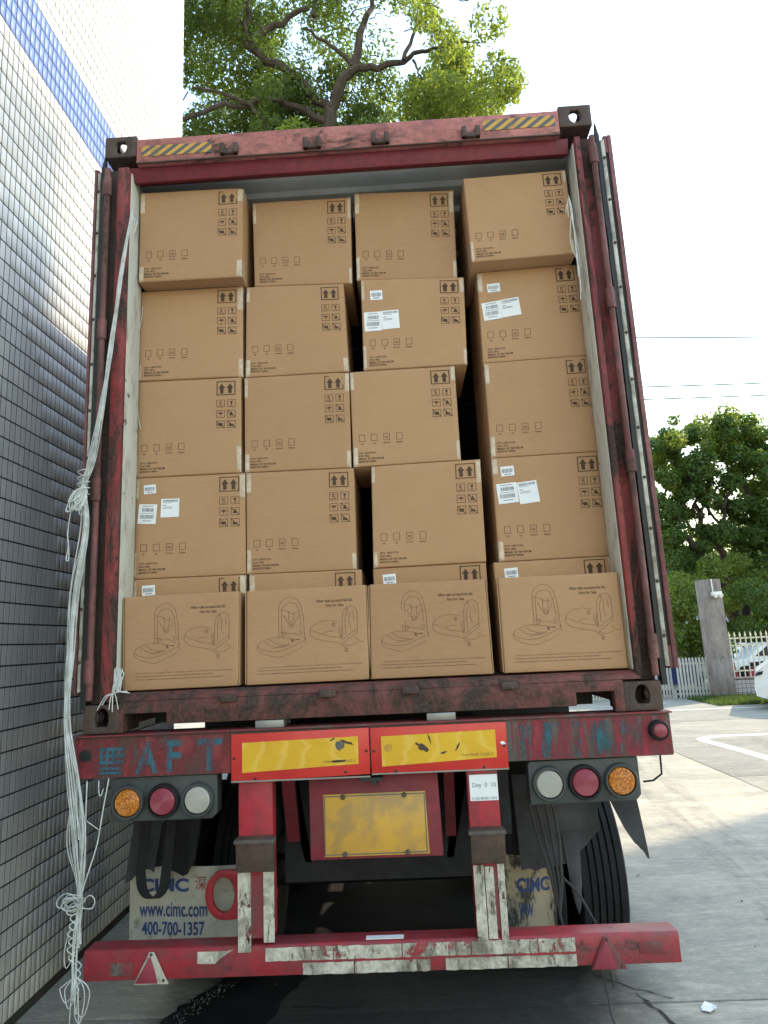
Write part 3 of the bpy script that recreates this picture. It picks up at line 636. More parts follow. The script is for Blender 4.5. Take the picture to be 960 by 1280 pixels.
drape((lin(-.98, -.80, [-.3] * 6), lin(-1.0, -.84, [-.62, -.65, -.67, -.68, -.66, -.60])), .36, 'rubber', 'rubber_sheet', amp=.02, fq=40)
def strap(pts, wd, nm='strap', mat='dusty_rubber'):
    v = []; f = []
    for p in pts: v += [(p[0] - wd, p[1], p[2]), (p[0] + wd, p[1], p[2]), (p[0] - wd, p[1] + .006, p[2]), (p[0] + wd, p[1] + .006, p[2])]
    for i in range(len(pts) - 1):
        a = 4 * i; f += [(a, a + 1, a + 5, a + 4), (a + 2, a + 6, a + 7, a + 3), (a, a + 4, a + 6, a + 2), (a + 1, a + 3, a + 7, a + 5)]
    return MB().add(v, f).build(nm, mat, tr, smooth=True)
loop = [(-1.045, .30, -.33)] + [(-1.045 - .005 * i, .30, -.33 - .05 * i) for i in range(1, 7)]
loop += [(-1.015 - .055 * math.cos(a), .295, -.66 - .085 * math.sin(a)) for a in np.linspace(.0, math.pi, 12)]
loop += [(-.96 + .006 * i, .30, -.66 + .06 * i) for i in range(1, 6)]
strap(loop, .022, mat='rubber')
for dx in (0, .03):
    MB().tube([(.665 + dx, .25, -.34), (.69 + dx, .25, -.50), (.735 + dx * .6, .25, -.68), (.765, .26, -.83), (.77, .28, -.86)], .006, 6).build('cord', 'dusty_rubber', tr, smooth=True)
    MB().tube([(.735 + dx, .25, -.34), (.76 + dx, .25, -.55), (.775 + dx * .3, .25, -.74), (.765, .26, -.85), (.80, .30, -1.0), (.83, .33, -1.06)], .006, 6).build('cord', 'dusty_rubber', tr, smooth=True)
MB().tube([(.80, .3, -.72), (.86, .3, -.78), (.92, .3, -.9), (.96, .3, -1.05), (.975, .3, -1.15)], .006, 6).build('cord', 'dusty_rubber', tr, smooth=True)
MB().tube([(.865, .06, -.93), (.88, .05, -1.02), (.885, .03, -1.12), (.92, .0, -1.25), (.98, -.03, -1.35)], .0035, 6).build('cord', 'dusty_rubber', tr, smooth=True)
# running gear
def tyre_mesh(r=.50, wd=.255):
    hw = wd / 2; prof = []
    prof += [(-hw * .78, .30), (-hw, .36), (-hw, .44), (-hw * .93, .485), (-hw * .86, r)]
    gr_ = [-.55, -.28, 0, .28, .55]
    for g in gr_: prof += [(hw * (g - .045), r), (hw * (g - .035), r - .014), (hw * (g + .035), r - .014), (hw * (g + .045), r)]
    prof += [(hw * .86, r), (hw * .93, .485), (hw, .44), (hw, .36), (hw * .78, .30)]
    return prof
def wheel(x, y):
    z = GZ + .5
    wv_ = MB().lathe((x, y, z), (1, 0, 0), [(-.09, .05), (-.09, .12), (-.04, .13), (-.03, .24), (-.10, .285), (-.11, .30), (.11, .30), (.10, .285), (.05, .24), (.05, .1)], 28).build('wheel', 'chassis', tr, origin=(x, y, z), smooth=True)
    MB().lathe((x, y, z), (1, 0, 0), tyre_mesh(), 56).build('tyre', 'tyre_rubber', wv_, smooth=True)
    return wv_
w0 = wheel(1.105, 1.3)
for y in (1.3, 2.62, 3.94):
    for x in (1.105, .79, -.79, -1.105):
        if (x, y) != (1.105, 1.3): c = clone(w0, tr, Vector((x, y, GZ + .5 + ZO)) - ORG[tr.name])
    MB().tube([(-1.0, y, -.95), (1.0, y, -.95)], .085, 12).build('axle', 'chassis', tr, smooth=True)
    for s in (-1, 1): MB().box(s * .48 - .05, s * .48 + .05, y - .55, y + .55, -.80, -.74).build('leaf_spring', 'chassis', tr)
for s in (-1, 1):
    MB().box(s * .50 - .07, s * .50 + .07, .1, 11.8, -.48, -.16).build('frame_rail', 'chassis', tr)
    MB().tube([(s * .9, 8.6, -.2), (s * .9, 8.6, -1.35)], .06, 8).build('landing_leg', 'chassis', tr)
for y in np.arange(.6, 11.6, 1.05): MB().box(-1.2, 1.2, y, y + .1, -.26, -.12).build('cross_member', 'chassis', tr)
MB().box(-.42, .42, .30, .34, -.70, -.20).build('rear_plate', 'chassis', tr)
MB().tube([(-.32, .6, -.62), (.32, .6, -.62)], .14, 14).build('air_tank', 'chassis', tr, smooth=True)
MB().box(-.48, -.36, -.004, .16, -.0035, .0275).build('twist_lock', 'steel', tr, bevel=.003); MB().box(.24, .36, -.004, .16, -.0035, .0275).build('twist_lock', 'steel', tr, bevel=.003)
for s in (-1, 1): MB().hexa([(s * .42, .3, -.25), (s * .36, .3, -.25), (s * .30, .3, -.62), (s * .33, .3, -.62)], [(s * .42, .35, -.25), (s * .36, .35, -.25), (s * .30, .35, -.62), (s * .33, .35, -.62)]).build('brace', 'chassis', tr)

# ================================================================== CONTAINER
ct = thing('shipping_container', 'open rusty red shipping container on the trailer, packed with cartons', 'container', (0, 0, 0))
YL = 12.19
def casting(sx, top):
    x = sx * (1.219 - .081); zc = 2.896 - .0595 if top else .0595
    m = MB(); th = .028; y0, y1 = 0, .178
    m.holeplate((x, y0, zc), (1, 0, 0), (0, 0, 1), (0, -1, 0), .081, .0595, .029 if top else .030, .038 if top else .045, th)
    m.box(x - .081, x - .081 + th, y0 + th, y1, zc - .0595, zc + .0595) if sx > 0 else m.box(x + .081 - th, x + .081, y0 + th, y1, zc - .0595, zc + .0595)
    zt = zc + .0595 if top else zc - .0595; sg = 1 if top else -1
    m.holeplate((x, y1 / 2 + .0, zt - .0005 * sg), (1, 0, 0), (0, 1, 0), (0, 0, sg), .0805, y1 / 2 - .001, .032, .062, th)
    m.holeplate((x + sx * .081, (y0 + th + y1) / 2, zc), (0, 1, 0), (0, 0, 1), (sx, 0, 0), (y1 - y0 - th) / 2, .0595, .04, .028, th)
    m.box(x - .081, x + .081, y1, y1 + th, zc - .0595, zc + .0595)
    if top: m.box(x - .0805, x + .0805, y0 + th, y1, zc - .059, zc - .046)
    return m.build('corner_casting', 'rusty_casting', ct, bevel=.006)
for sx in (-1, 1):
    for top in (0, 1): casting(sx, top)
hdr = MB().prism([(.0, 2.736), (-.002, 2.74), (-.002, 2.868), (.012, 2.876), (.12, 2.88), (.12, 2.736)], -1.056, 1.056, 'x').build('header', 'paint_header', ct, bevel=.003)
MB().prism([(.03, 2.735), (.15, 2.735), (.15, 2.718), (.07, 2.668), (.05, 2.664)], -1.10, 1.10, 'x').build('header_lip', 'paint_lip', ct, bevel=.003)
MB().box(-1.056, 1.056, -.004, .004, 2.732, 2.7375).build('rust_edge', 'rusty_casting', hdr)
def hazard(x0, x1, z0, z1):
    L = x1 - x0; h = MB(); bk = MB(); n_ = 6; wd = L / n_; sl_ = .075
    for k in range(-1, n_ + 1):
        for off, mb in ((0, h), (wd / 2, bk)):
            a = x0 + k * wd + off; poly = [(a, z0), (a + wd / 2, z0), (a + wd / 2 + sl_, z1), (a + sl_, z1)]
            # clip to the tape's ends
            q = []
            for (ax, az), (bx, bz) in zip(poly, poly[1:] + poly[:1]):
                ins = lambda x: x0 <= x <= x1
                if ins(ax): q.append((ax, az))
                for lim in sorted((x0, x1), key=lambda l: abs(l - ax)):
                    if (ax - lim) * (bx - lim) < 0: t = (lim - ax) / (bx - ax); q.append((lim, az + (bz - az) * t))
            if len(q) >= 3: mb.prism(q, -.0045, -.0028)
    h.build('hazard_stripe', 'hazard_yellow', hdr); bk.build('hazard_stripe', 'hazard_black', hdr)
hazard(-1.03, -.676, 2.768, 2.826); hazard(.682, 1.036, 2.782, 2.842)
for x in (-.585, -.17, .17, .618):
    m = MB(); m.box(x - .045, x - .020, -.028, -.001, 2.742, 2.80); m.box(x + .020, x + .045, -.028, -.001, 2.742, 2.80); m.box(x - .045, x + .045, -.022, -.001, 2.742, 2.766)
    m.build('lashing_lug', 'rusty_casting', hdr, bevel=.005)
sill = MB().prism([(-1.062, .0), (-1.043, .0), (-1.043, .078), (-.858, .078), (-.858, .03), (.865, .03), (.865, .084), (1.022, .084), (1.022, .0), (1.062, .0), (1.062, .128), (-1.062, .128)], -.002, .05).build('sill', 'paint_sill', ct, bevel=.004)
MB().prism([(-.002, .1285), (.006, .150), (.03, .162), (.20, .1655), (.20, .1285)], -1.12, 1.14, 'x').build('sill_plate', 'paint_sill', ct, bevel=.003)
for x in (-.589, -.17, .178, .59): MB().prism([(x - .038, .11), (x + .038, .11), (x + .034, .142), (x - .034, .142)], -.030, -.0025).build('lashing_lug', 'rusty_casting', sill, bevel=.008)
for x0, x1 in ((-1.04, -.862), (.868, 1.02)): MB().box(x0, x1, .35, .36, .0, .078).build('fork_pocket', 'gasket', ct)
for s in (-1, 1):
    xi = 1.092 if s < 0 else 1.122
    x0, x1 = sorted((s * xi, s * 1.150)); MB().box(x0, x1, .0, .16, .14, 2.72).build('corner_post', 'paint_post', ct, bevel=.006)
    x0, x1 = sorted((s * 1.1505, s * 1.214)); MB().box(x0, x1, .045, .165, .12, 2.74).build('post_channel', 'rusty_casting' if s < 0 else 'paint_post', ct, bevel=.004)
    x0, x1 = sorted((s * (xi - .006), s * (xi - .001))); MB().box(x0, x1, .022, .172, .166, 2.70).build('door_landing', 'white_post', ct, bevel=.002)
    x0, x1 = sorted((s * (xi + .004), s * 1.150)); MB().box(x0, x1, .162, .19, .166, 2.72).build('post_return', 'lining', ct)
    # hinge pins and knuckles
    hx = 1.190 if s < 0 else 1.197
    MB().tube([(s * (hx - .001), -.012, .14), (s * (hx + .003), -.014, 2.70)], .0145, 14).build('hinge_pin', 'paint_hinge', ct, smooth=True)
    for z in (.26, 1.06, 1.84, 2.60):
        kn = MB(); kn.tube([(s * (hx + .001), -.014, z - .05), (s * (hx + .001), -.014, z + .05)], .0195, 16); kn.box(*sorted((s * (hx + .002), s * (hx + .028))), -.012, .014, z - .045, z + .045)
        kn.build('hinge_knuckle', 'paint_hinge', ct, smooth=True)
    # corrugated side wall
    prof_ = []; y = .19; k = 0
    while y < YL - .1:
        for dy, dx in ((0, 0), (.07, 0), (.035, .036), (.07, .036)):
            y += dy; prof_.append((1.205 - dx * 1.0, y))
        y += .035
    out = [(s * a, b_) for a, b_ in prof_]; inn = [(s * (a - .003), b_) for a, b_ in prof_]
    V = []; F = []; n_ = len(out)
    for z in (.12, 2.80): V += [(a[0], a[1], z) for a in out]
    F = [(i, i + 1, n_ + i + 1, n_ + i) for i in range(n_ - 1)]
    MB().add(V, F).build('side_wall', 'paint_door', ct)
    x0, x1 = sorted((s * 1.160, s * 1.164)); MB().box(x0, x1, .19, YL, .16, 2.76).build('lining', 'lining', ct)
# roof, floor, far end
m = MB(); V = []; F = []; prof_ = []; y = .12
while y < YL:
    for dy, z in ((0, 2.745), (.09, 2.745), (.02, 2.765), (.09, 2.765)): y += dy; prof_.append((y, z))
    y += .02
for x in (-1.17, 1.17): V += [(x, a, z) for a, z in prof_]
n_ = len(prof_); F = [(i, i + 1, n_ + i + 1, n_ + i) for i in range(n_ - 1)]
m.add(V, F).build('ceiling', 'lining', ct)
MB().box(-1.2, 1.2, .121, YL, 2.78, 2.872).build('roof', 'paint_header', ct)
MB().box(-1.165, 1.165, .20, YL, .12, .1645).build('floor', 'ply_floor', ct)
MB().box(-1.2, 1.2, YL, YL + .05, .0, 2.87).build('front_wall', 'paint_door', ct)
for s in (-1, 1): MB().box(*sorted((s * 1.14, s * 1.2)), .2, YL, .0, .12).build('bottom_rail', 'paint_door', ct)
# doors folded back along the sides, seen edge on
def door(s, g0, g1, r0, r1, p0, p1):
    d = MB(); xs = lambda a, b: sorted((s * a, s * b))
    d.box(*xs(p0, p1), .0, 1.16, .165, 2.715)
    for z0, z1 in ((.165, .26), (2.62, 2.715)): d.box(*xs(r1 + .0005, p0 - .0005), .004, 1.15, z0, z1)
    for k in range(5): d.box(*xs(p1 + .0005, p1 + .02), .06 + k * .22, .16 + k * .22, .30, 2.58)
    dr = d.build('door', 'paint_door', ct, bevel=.003)
    MB().box(*xs(r1 + .001, p0 - .001), .014, .05, .262, 2.618).build('door_frame', 'gasket', dr)
    MB().box(*xs(r0, r1), -.010, .03, .175, 2.685).build('gasket_retainer', 'retainer', dr, bevel=.003)
    gk = MB(); zz = np.linspace(.10, 2.72, 40); rngx = [g0 + random.uniform(-.002, .002) for _ in zz]
    for i in range(39):
        a0, a1 = rngx[i], rngx[i + 1]; gk.hexa([(s * a0, -.003, zz[i]), (s * g1, -.004, zz[i]), (s * g1, -.004, zz[i + 1]), (s * a1, -.003, zz[i + 1])], [(s * a0, .04, zz[i]), (s * g1, .04, zz[i]), (s * g1, .04, zz[i + 1]), (s * a1, .04, zz[i + 1])])
    gk.add([(s * g0, .0, 2.72), (s * g1, .0, 2.72), (s * (g0 + .006), .0, 2.79), (s * g0, .02, 2.72), (s * g1, .02, 2.72), (s * (g0 + .006), .02, 2.79)], [(0, 1, 2), (3, 5, 4), (0, 2, 5, 3), (1, 4, 5, 2)])
    gk.build('gasket', 'gasket', dr)
    for k in range(11):
        z = .30 + k * .228
        MB().lathe((s * (r0 + r1) / 2, -.0105, z), (0, -1, 0), [(0, .007), (.004, .007), (.007, .005)], 10).build('rivet', 'rusty_casting', dr, smooth=True)
    for z in (.5, 1.1, 1.75, 2.35): MB().box(*xs(p1 + .0205, p1 + .035), .15, 1.05, z, z + .04).build('lock_bar', 'steel', dr)
door(1, 1.2235, 1.2415, 1.2425, 1.2605, 1.280, 1.300); door(-1, 1.209, 1.231, 1.2315, 1.2445, 1.2530, 1.267)

# ================================================================== CARTONS
BX = {
'A1':(0.11,(-1.078,2.6531),(-0.546,2.6456),(-0.555,2.1444),(-1.076,2.1495)),
'B1':(0.2,(-0.520,2.6232),(-0.003,2.6177),(-0.012,2.1256),(-0.512,2.1418)),
'C1':(0.2,(0.018,2.6402),(0.535,2.6184),(0.523,2.1197),(0.013,2.1395)),
'D1':(0.11,(0.579,2.6113),(1.095,2.6225),(1.101,2.1561),(0.590,2.1428)),
'A2':(0.2,(-1.108,2.1471),(-0.572,2.1420),(-0.574,1.6536),(-1.100,1.6606)),
'B2':(0.2,(-0.553,2.1394),(-0.056,2.1232),(-0.045,1.6478),(-0.560,1.6484)),
'C2':(0.2,(0.034,2.1371),(0.554,2.1173),(0.540,1.6479),(0.029,1.6475)),
'D2':(0.2,(0.623,2.1404),(1.135,2.1537),(1.144,1.6613),(0.619,1.6514)),
'A3':(0.2,(-1.104,1.6582),(-0.584,1.6512),(-0.585,1.1627),(-1.108,1.1642)),
'B3':(0.2,(-0.566,1.6460),(-0.045,1.6454),(-0.051,1.1568),(-0.567,1.1608)),
'C3':(0.2,(-0.041,1.6451),(0.477,1.6455),(0.476,1.1645),(-0.040,1.1580)),
'D3':(0.2,(0.621,1.6490),(1.143,1.6589),(1.152,1.1702),(0.621,1.1658)),
'A4':(0.2,(-1.103,1.1618),(-0.567,1.1603),(-0.566,0.6685),(-1.104,0.6707)),
'B4':(0.2,(-0.561,1.1584),(-0.040,1.1544),(-0.043,0.6649),(-0.561,0.6679)),
'C4':(0.2,(0.045,1.1556),(0.567,1.1621),(0.560,0.6698),(0.035,0.6666)),
'D4':(0.2,(0.620,1.1634),(1.149,1.1678),(1.142,0.6693),(0.619,0.6667)),
'A5':(0.2,(-1.102,0.6683),(-0.566,0.6661),(-0.566,0.1690),(-1.102,0.1690)),
'B5':(0.2,(-0.549,0.6655),(-0.022,0.6625),(-0.022,0.1690),(-0.549,0.1690)),
'C5':(0.2,(0.032,0.6642),(0.558,0.6674),(0.558,0.1690),(0.032,0.1690)),
'D5':(0.2,(0.593,0.6643),(1.132,0.6669),(1.132,0.1690),(0.593,0.1690)),
'K1':(0.05,(-1.076,0.5763),(-0.561,0.5768),(-0.565,0.1700),(-1.066,0.1690)),
'K2':(0.05,(-0.526,0.5762),(0.003,0.5784),(0.004,0.1720),(-0.529,0.1700)),
'K3':(0.05,(0.022,0.5785),(0.529,0.5784),(0.533,0.1710),(0.012,0.1720)),
'K4':(0.05,(0.587,0.5791),(1.106,0.5798),(1.108,0.1700),(0.585,0.1720)),
}
LAB = {
'A1':'topmost carton at the far left, jutting out over the carton below','B1':'topmost carton of the second stack from the left, set back under the ceiling','C1':'topmost carton of the third stack from the left, above a carton with three white labels','D1':'highest carton at the right, tilted and jutting out over a labelled carton',
'A2':'plain carton directly under the overhanging top left carton','B2':'plain carton second from top in the second stack from the left','C2':'carton with three white labels in the third stack, second from top','D2':'carton with three white labels under the tilted top right carton',
'A3':'plain carton in the middle row at the left edge with a string thread','B3':'middle carton of the second stack from the left','C3':'middle carton of the third stack, shifted left with a dark gap beside it','D3':'middle carton of the right stack between two labelled cartons',
'A4':'left carton with three white labels just above the bottom row','B4':'plain carton just above the bottom row beside the labelled left carton','C4':'plain carton just above the bottom row with a dark gap at its left','D4':'right carton with three white labels just above the bottom row',
'A5':'bottom left carton mostly hidden by the front accessory box, one small label','B5':'bottom carton of the second stack with no label, behind an accessory box','C5':'bottom carton of the third stack, small white label at its top edge','D5':'bottom right carton behind the rightmost accessory box, small label on top edge',
'K1':'leftmost accessory box on the container sill, seat drawing on front','K2':'second accessory box from the left on the sill, seat drawing on front','K3':'third accessory box from the left on the sill, seat drawing on front','K4':'rightmost accessory box on the container sill, seat drawing on front'}
def quadmap(c, y):
    TL, TR, BR, BL = [Vector((q[0], q[1])) for q in c]
    bu = random.uniform(.001, .006); dn = [(random.uniform(.1, .9), random.uniform(.1, .95), random.uniform(.06, .2), random.uniform(-.0035, .002)) for _ in range(5)]
    crush = random.choice(((0, 1), (1, 1), (0, 0), (1, 0))); ca = random.uniform(0, .012)
    def P(u, v, d=.0009):
        a = TL.lerp(TR, u); b_ = BL.lerp(BR, u); p = a.lerp(b_, v)
        uu, vv = min(1, max(0, u)), min(1, max(0, v)); k = bu * math.sin(math.pi * uu) * math.sin(math.pi * vv)
        for a_, b2, r_, h_ in dn: k += h_ * math.exp(-((uu - a_) ** 2 + (vv - b2) ** 2) / r_ ** 2)
        q = math.hypot(uu - crush[0], vv - crush[1]); k -= ca * max(0, 1 - q / .16) ** 2
        e = min(uu, 1 - uu, vv, 1 - vv); k -= .0045 * max(0, 1 - e / .012) ** 2
        return (p.x, y - d - k, p.y)
    return P
def rect(mb, P, u0, u1, v0, v1, d=.0009): mb.sheet([P(u0, v1, d), P(u1, v1, d), P(u1, v0, d), P(u0, v0, d)])
def frame(mb, P, u0, u1, v0, v1, t, d=.0009):
    for a in ((u0, u1, v0, v0 + t), (u0, u1, v1 - t, v1), (u0, u0 + t, v0 + t, v1 - t), (u1 - t, u1, v0 + t, v1 - t)): rect(mb, P, *a, d)
def seg(mb, P, pts, t, d=.0009):
    q = [Vector(p) for p in pts]
    for a, b_ in zip(q, q[1:]):
        if (b_ - a).length < 1e-6: continue
        n_ = Vector((-(b_ - a).y, (b_ - a).x)).normalized() * t; e = (b_ - a).normalized() * t * .5
        mb.sheet([P(*(a - n_ - e), d), P(*(b_ - n_ + e), d), P(*(b_ + n_ + e), d), P(*(a + n_ - e), d)])
def icons(mb, P, clip=9):
    J = lambda: random.uniform(-.004, .004); j = J(); k = J(); Q = lambda u, v, d=.0009: P(u + j, v + k, d)
    if clip < .2:      # only the upper part matters, the rest is hidden by the front box
        pass
    frame(mb, Q, .765, .945, .035, .185, .009)
    for x in (.815, .893): mb.sheet([Q(x - .017, .165), Q(x + .017, .165), Q(x + .017, .11), Q(x + .033, .11), Q(x, .06), Q(x - .033, .11), Q(x - .017, .11)])
    for r, v0 in enumerate((.235, .345, .455)):
        for c_, u0 in enumerate((.765, .868)):
            u1, v1 = u0 + .078, v0 + .078; frame(mb, Q, u0, u1, v0, v1, .0045); cu, cv = (u0 + u1) / 2, (v0 + v1) / 2
            if (r, c_) == (0, 0): rect(mb, Q, cu - .012, cu + .012, cv - .022, cv - .014); rect(mb, Q, cu - .012, cu - .005, cv - .014, cv); rect(mb, Q, cu - .012, cu + .010, cv - .003, cv + .004); rect(mb, Q, cu + .004, cu + .011, cv + .004, cv + .013); rect(mb, Q, cu - .022, cu + .022, cv + .020, cv + .026)
            if (r, c_) == (0, 1): mb.sheet([Q(cu - .003, cv + .008), Q(cu + .003, cv + .008), Q(cu + .016, cv - .022), Q(cu - .016, cv - .022)]); rect(mb, Q, cu - .003, cu + .003, cv + .008, cv + .022); rect(mb, Q, cu - .012, cu + .012, cv + .020, cv + .025)
            if (r, c_) == (1, 0): mb.sheet([Q(cu + .024 * math.cos(a), cv - .018 * math.sin(a) + .0) for a in np.linspace(0, math.pi, 8)]); rect(mb, Q, cu - .003, cu + .003, cv, cv + .024)
            if (r, c_) == (1, 1): mb.sheet([Q(cu - .022, cv + .02), Q(cu + .022, cv + .02), Q(cu + .008, cv - .01), Q(cu, cv - .024), Q(cu - .01, cv - .006)]); seg(mb, Q, [(u0, v0), (u1, v1)], .003, .0011)
            if (r, c_) == (2, 0): rect(mb, Q, cu - .018, cu + .02, cv - .014, cv + .018); seg(mb, Q, [(cu - .034, cv - .004), (cu - .01, cv + .004)], .004, .0011); seg(mb, Q, [(u0, v0), (u1, v1)], .003, .0012)
            if (r, c_) == (2, 1): mb.sheet([Q(cu - .024, cv + .022), Q(cu + .024, cv + .022), Q(cu + .018, cv), Q(cu - .004, cv - .002), Q(cu - .018, cv - .016)]); seg(mb, Q, [(u0, v0), (u1, v1)], .003, .0011)
def lowprint(mb, fb, P):
    j, k = random.uniform(-.006, .006), random.uniform(-.006, .006)
    for x, cap in zip((.065, .180, .297, .415), ('US', 'UK', 'Europe', 'Other')):
        frame(mb, lambda u, v, d=.0009: P(u + j, v + k, d), x, x + .058, .672, .742, .0036)
        wd = .022 if len(cap) == 2 else .062
        text(mb, cap, lambda u, v: P(x + .029 - wd / 2 + wd * u + j, .776 - .016 * v + k), .02)
        if cap == 'Europe': text(mb, 'CE', lambda u, v: P(x + .014 + .028 * u + j, .722 - .02 * v + k), .02)
    for i, (s_, wd) in enumerate((('QTY: 1SET/CTN', .165), ('G.W.: 9KG', .10), ('MEAS: 53*50*50CM', .235), ('MADE IN CHINA', .165))):
        text(mb, s_, lambda u, v: P(.055 + wd * u + j, .872 + i * .0285 - .020 * v + k), .025)
def barcode(mb, P, u0, u1, v0, v1, d=.0022):
    u = u0
    while u < u1 - .002:
        w_ = random.choice((.0018, .0018, .003, .0042)); rect(mb, P, u, min(u + w_, u1), v0, v1, d); u += w_ + random.choice((.0018, .0025, .004))
def label(P, box, u0, u1, v0, v1, tilt, lines):
    cu, cv = (u0 + u1) / 2, (v0 + v1) / 2; ca, sa = math.cos(tilt), math.sin(tilt)
    Q = lambda u, v, d=.0016: P(cu + (u - cu) * ca - (v - cv) * sa, cv + (u - cu) * sa + (v - cv) * ca, d)
    m = MB(); m.hexa([Q(u0, v1, .0017), Q(u1, v1, .0017), Q(u1, v0, .0017), Q(u0, v0, .0017)], [Q(u0, v1, .0006), Q(u1, v1, .0006), Q(u1, v0, .0006), Q(u0, v0, .0006)])
    lb_ = m.build('shipping_label', 'label_paper', box); ink = MB(); W_, H_ = u1 - u0, v1 - v0
    for kind, a, b_, e, f in lines:
        aa, bb, ee, ff = u0 + W_ * a, u0 + W_ * b_, v0 + H_ * e, v0 + H_ * f
        if kind == 'b': barcode(ink, Q, aa, bb, ee, ff)
        elif kind == 'l': rect(ink, Q, aa, bb, ee, ff, .0022)
        else: text(ink, kind, lambda u, v: Q(aa + (bb - aa) * u, ff - (ff - ee) * v, .0022))
    ink.build('barcode', 'barcode_ink', lb_, kind='stuff')
L1 = [('b', .1, .9, .25, .66), ('l', .25, .75, .78, .86)]
L2 = [('l', .2, .8, .08, .11), ('b', .2, .86, .2, .38), ('l', .12, .88, .45, .47), ('b', .12, .86, .54, .74), ('l', .25, .75, .83, .86)]
L3 = [('b', .1, .92, .06, .17), ('l', .12, .6, .21, .23), ('l', .1, .28, .34, .37), ('l', .1, .62, .44, .46), ('l', .1, .62, .5, .52)]
SETS = {'A4': ((.08, .19, .075, .165, -.06), (.035, .20, .27, .465, .07), (.24, .405, .225, .41, .02)),
        'C2': ((.085, .205, .13, .235, -.03), (.02, .19, .37, .58, -.02), (.19, .36, .36, .565, -.05)),
        'D2': ((.09, .215, .14, .235, -.05), (.03, .205, .345, .54, -.09), (.205, .39, .325, .52, -.09)),
        'D4': ((.075, .195, .09, .185, -.05), (.03, .21, .255, .45, -.07), (.215, .395, .25, .46, -.10))}
ROWN = {'1': 'top', '2': 'second', '3': 'middle', '4': 'fourth', '5': 'bottom'}
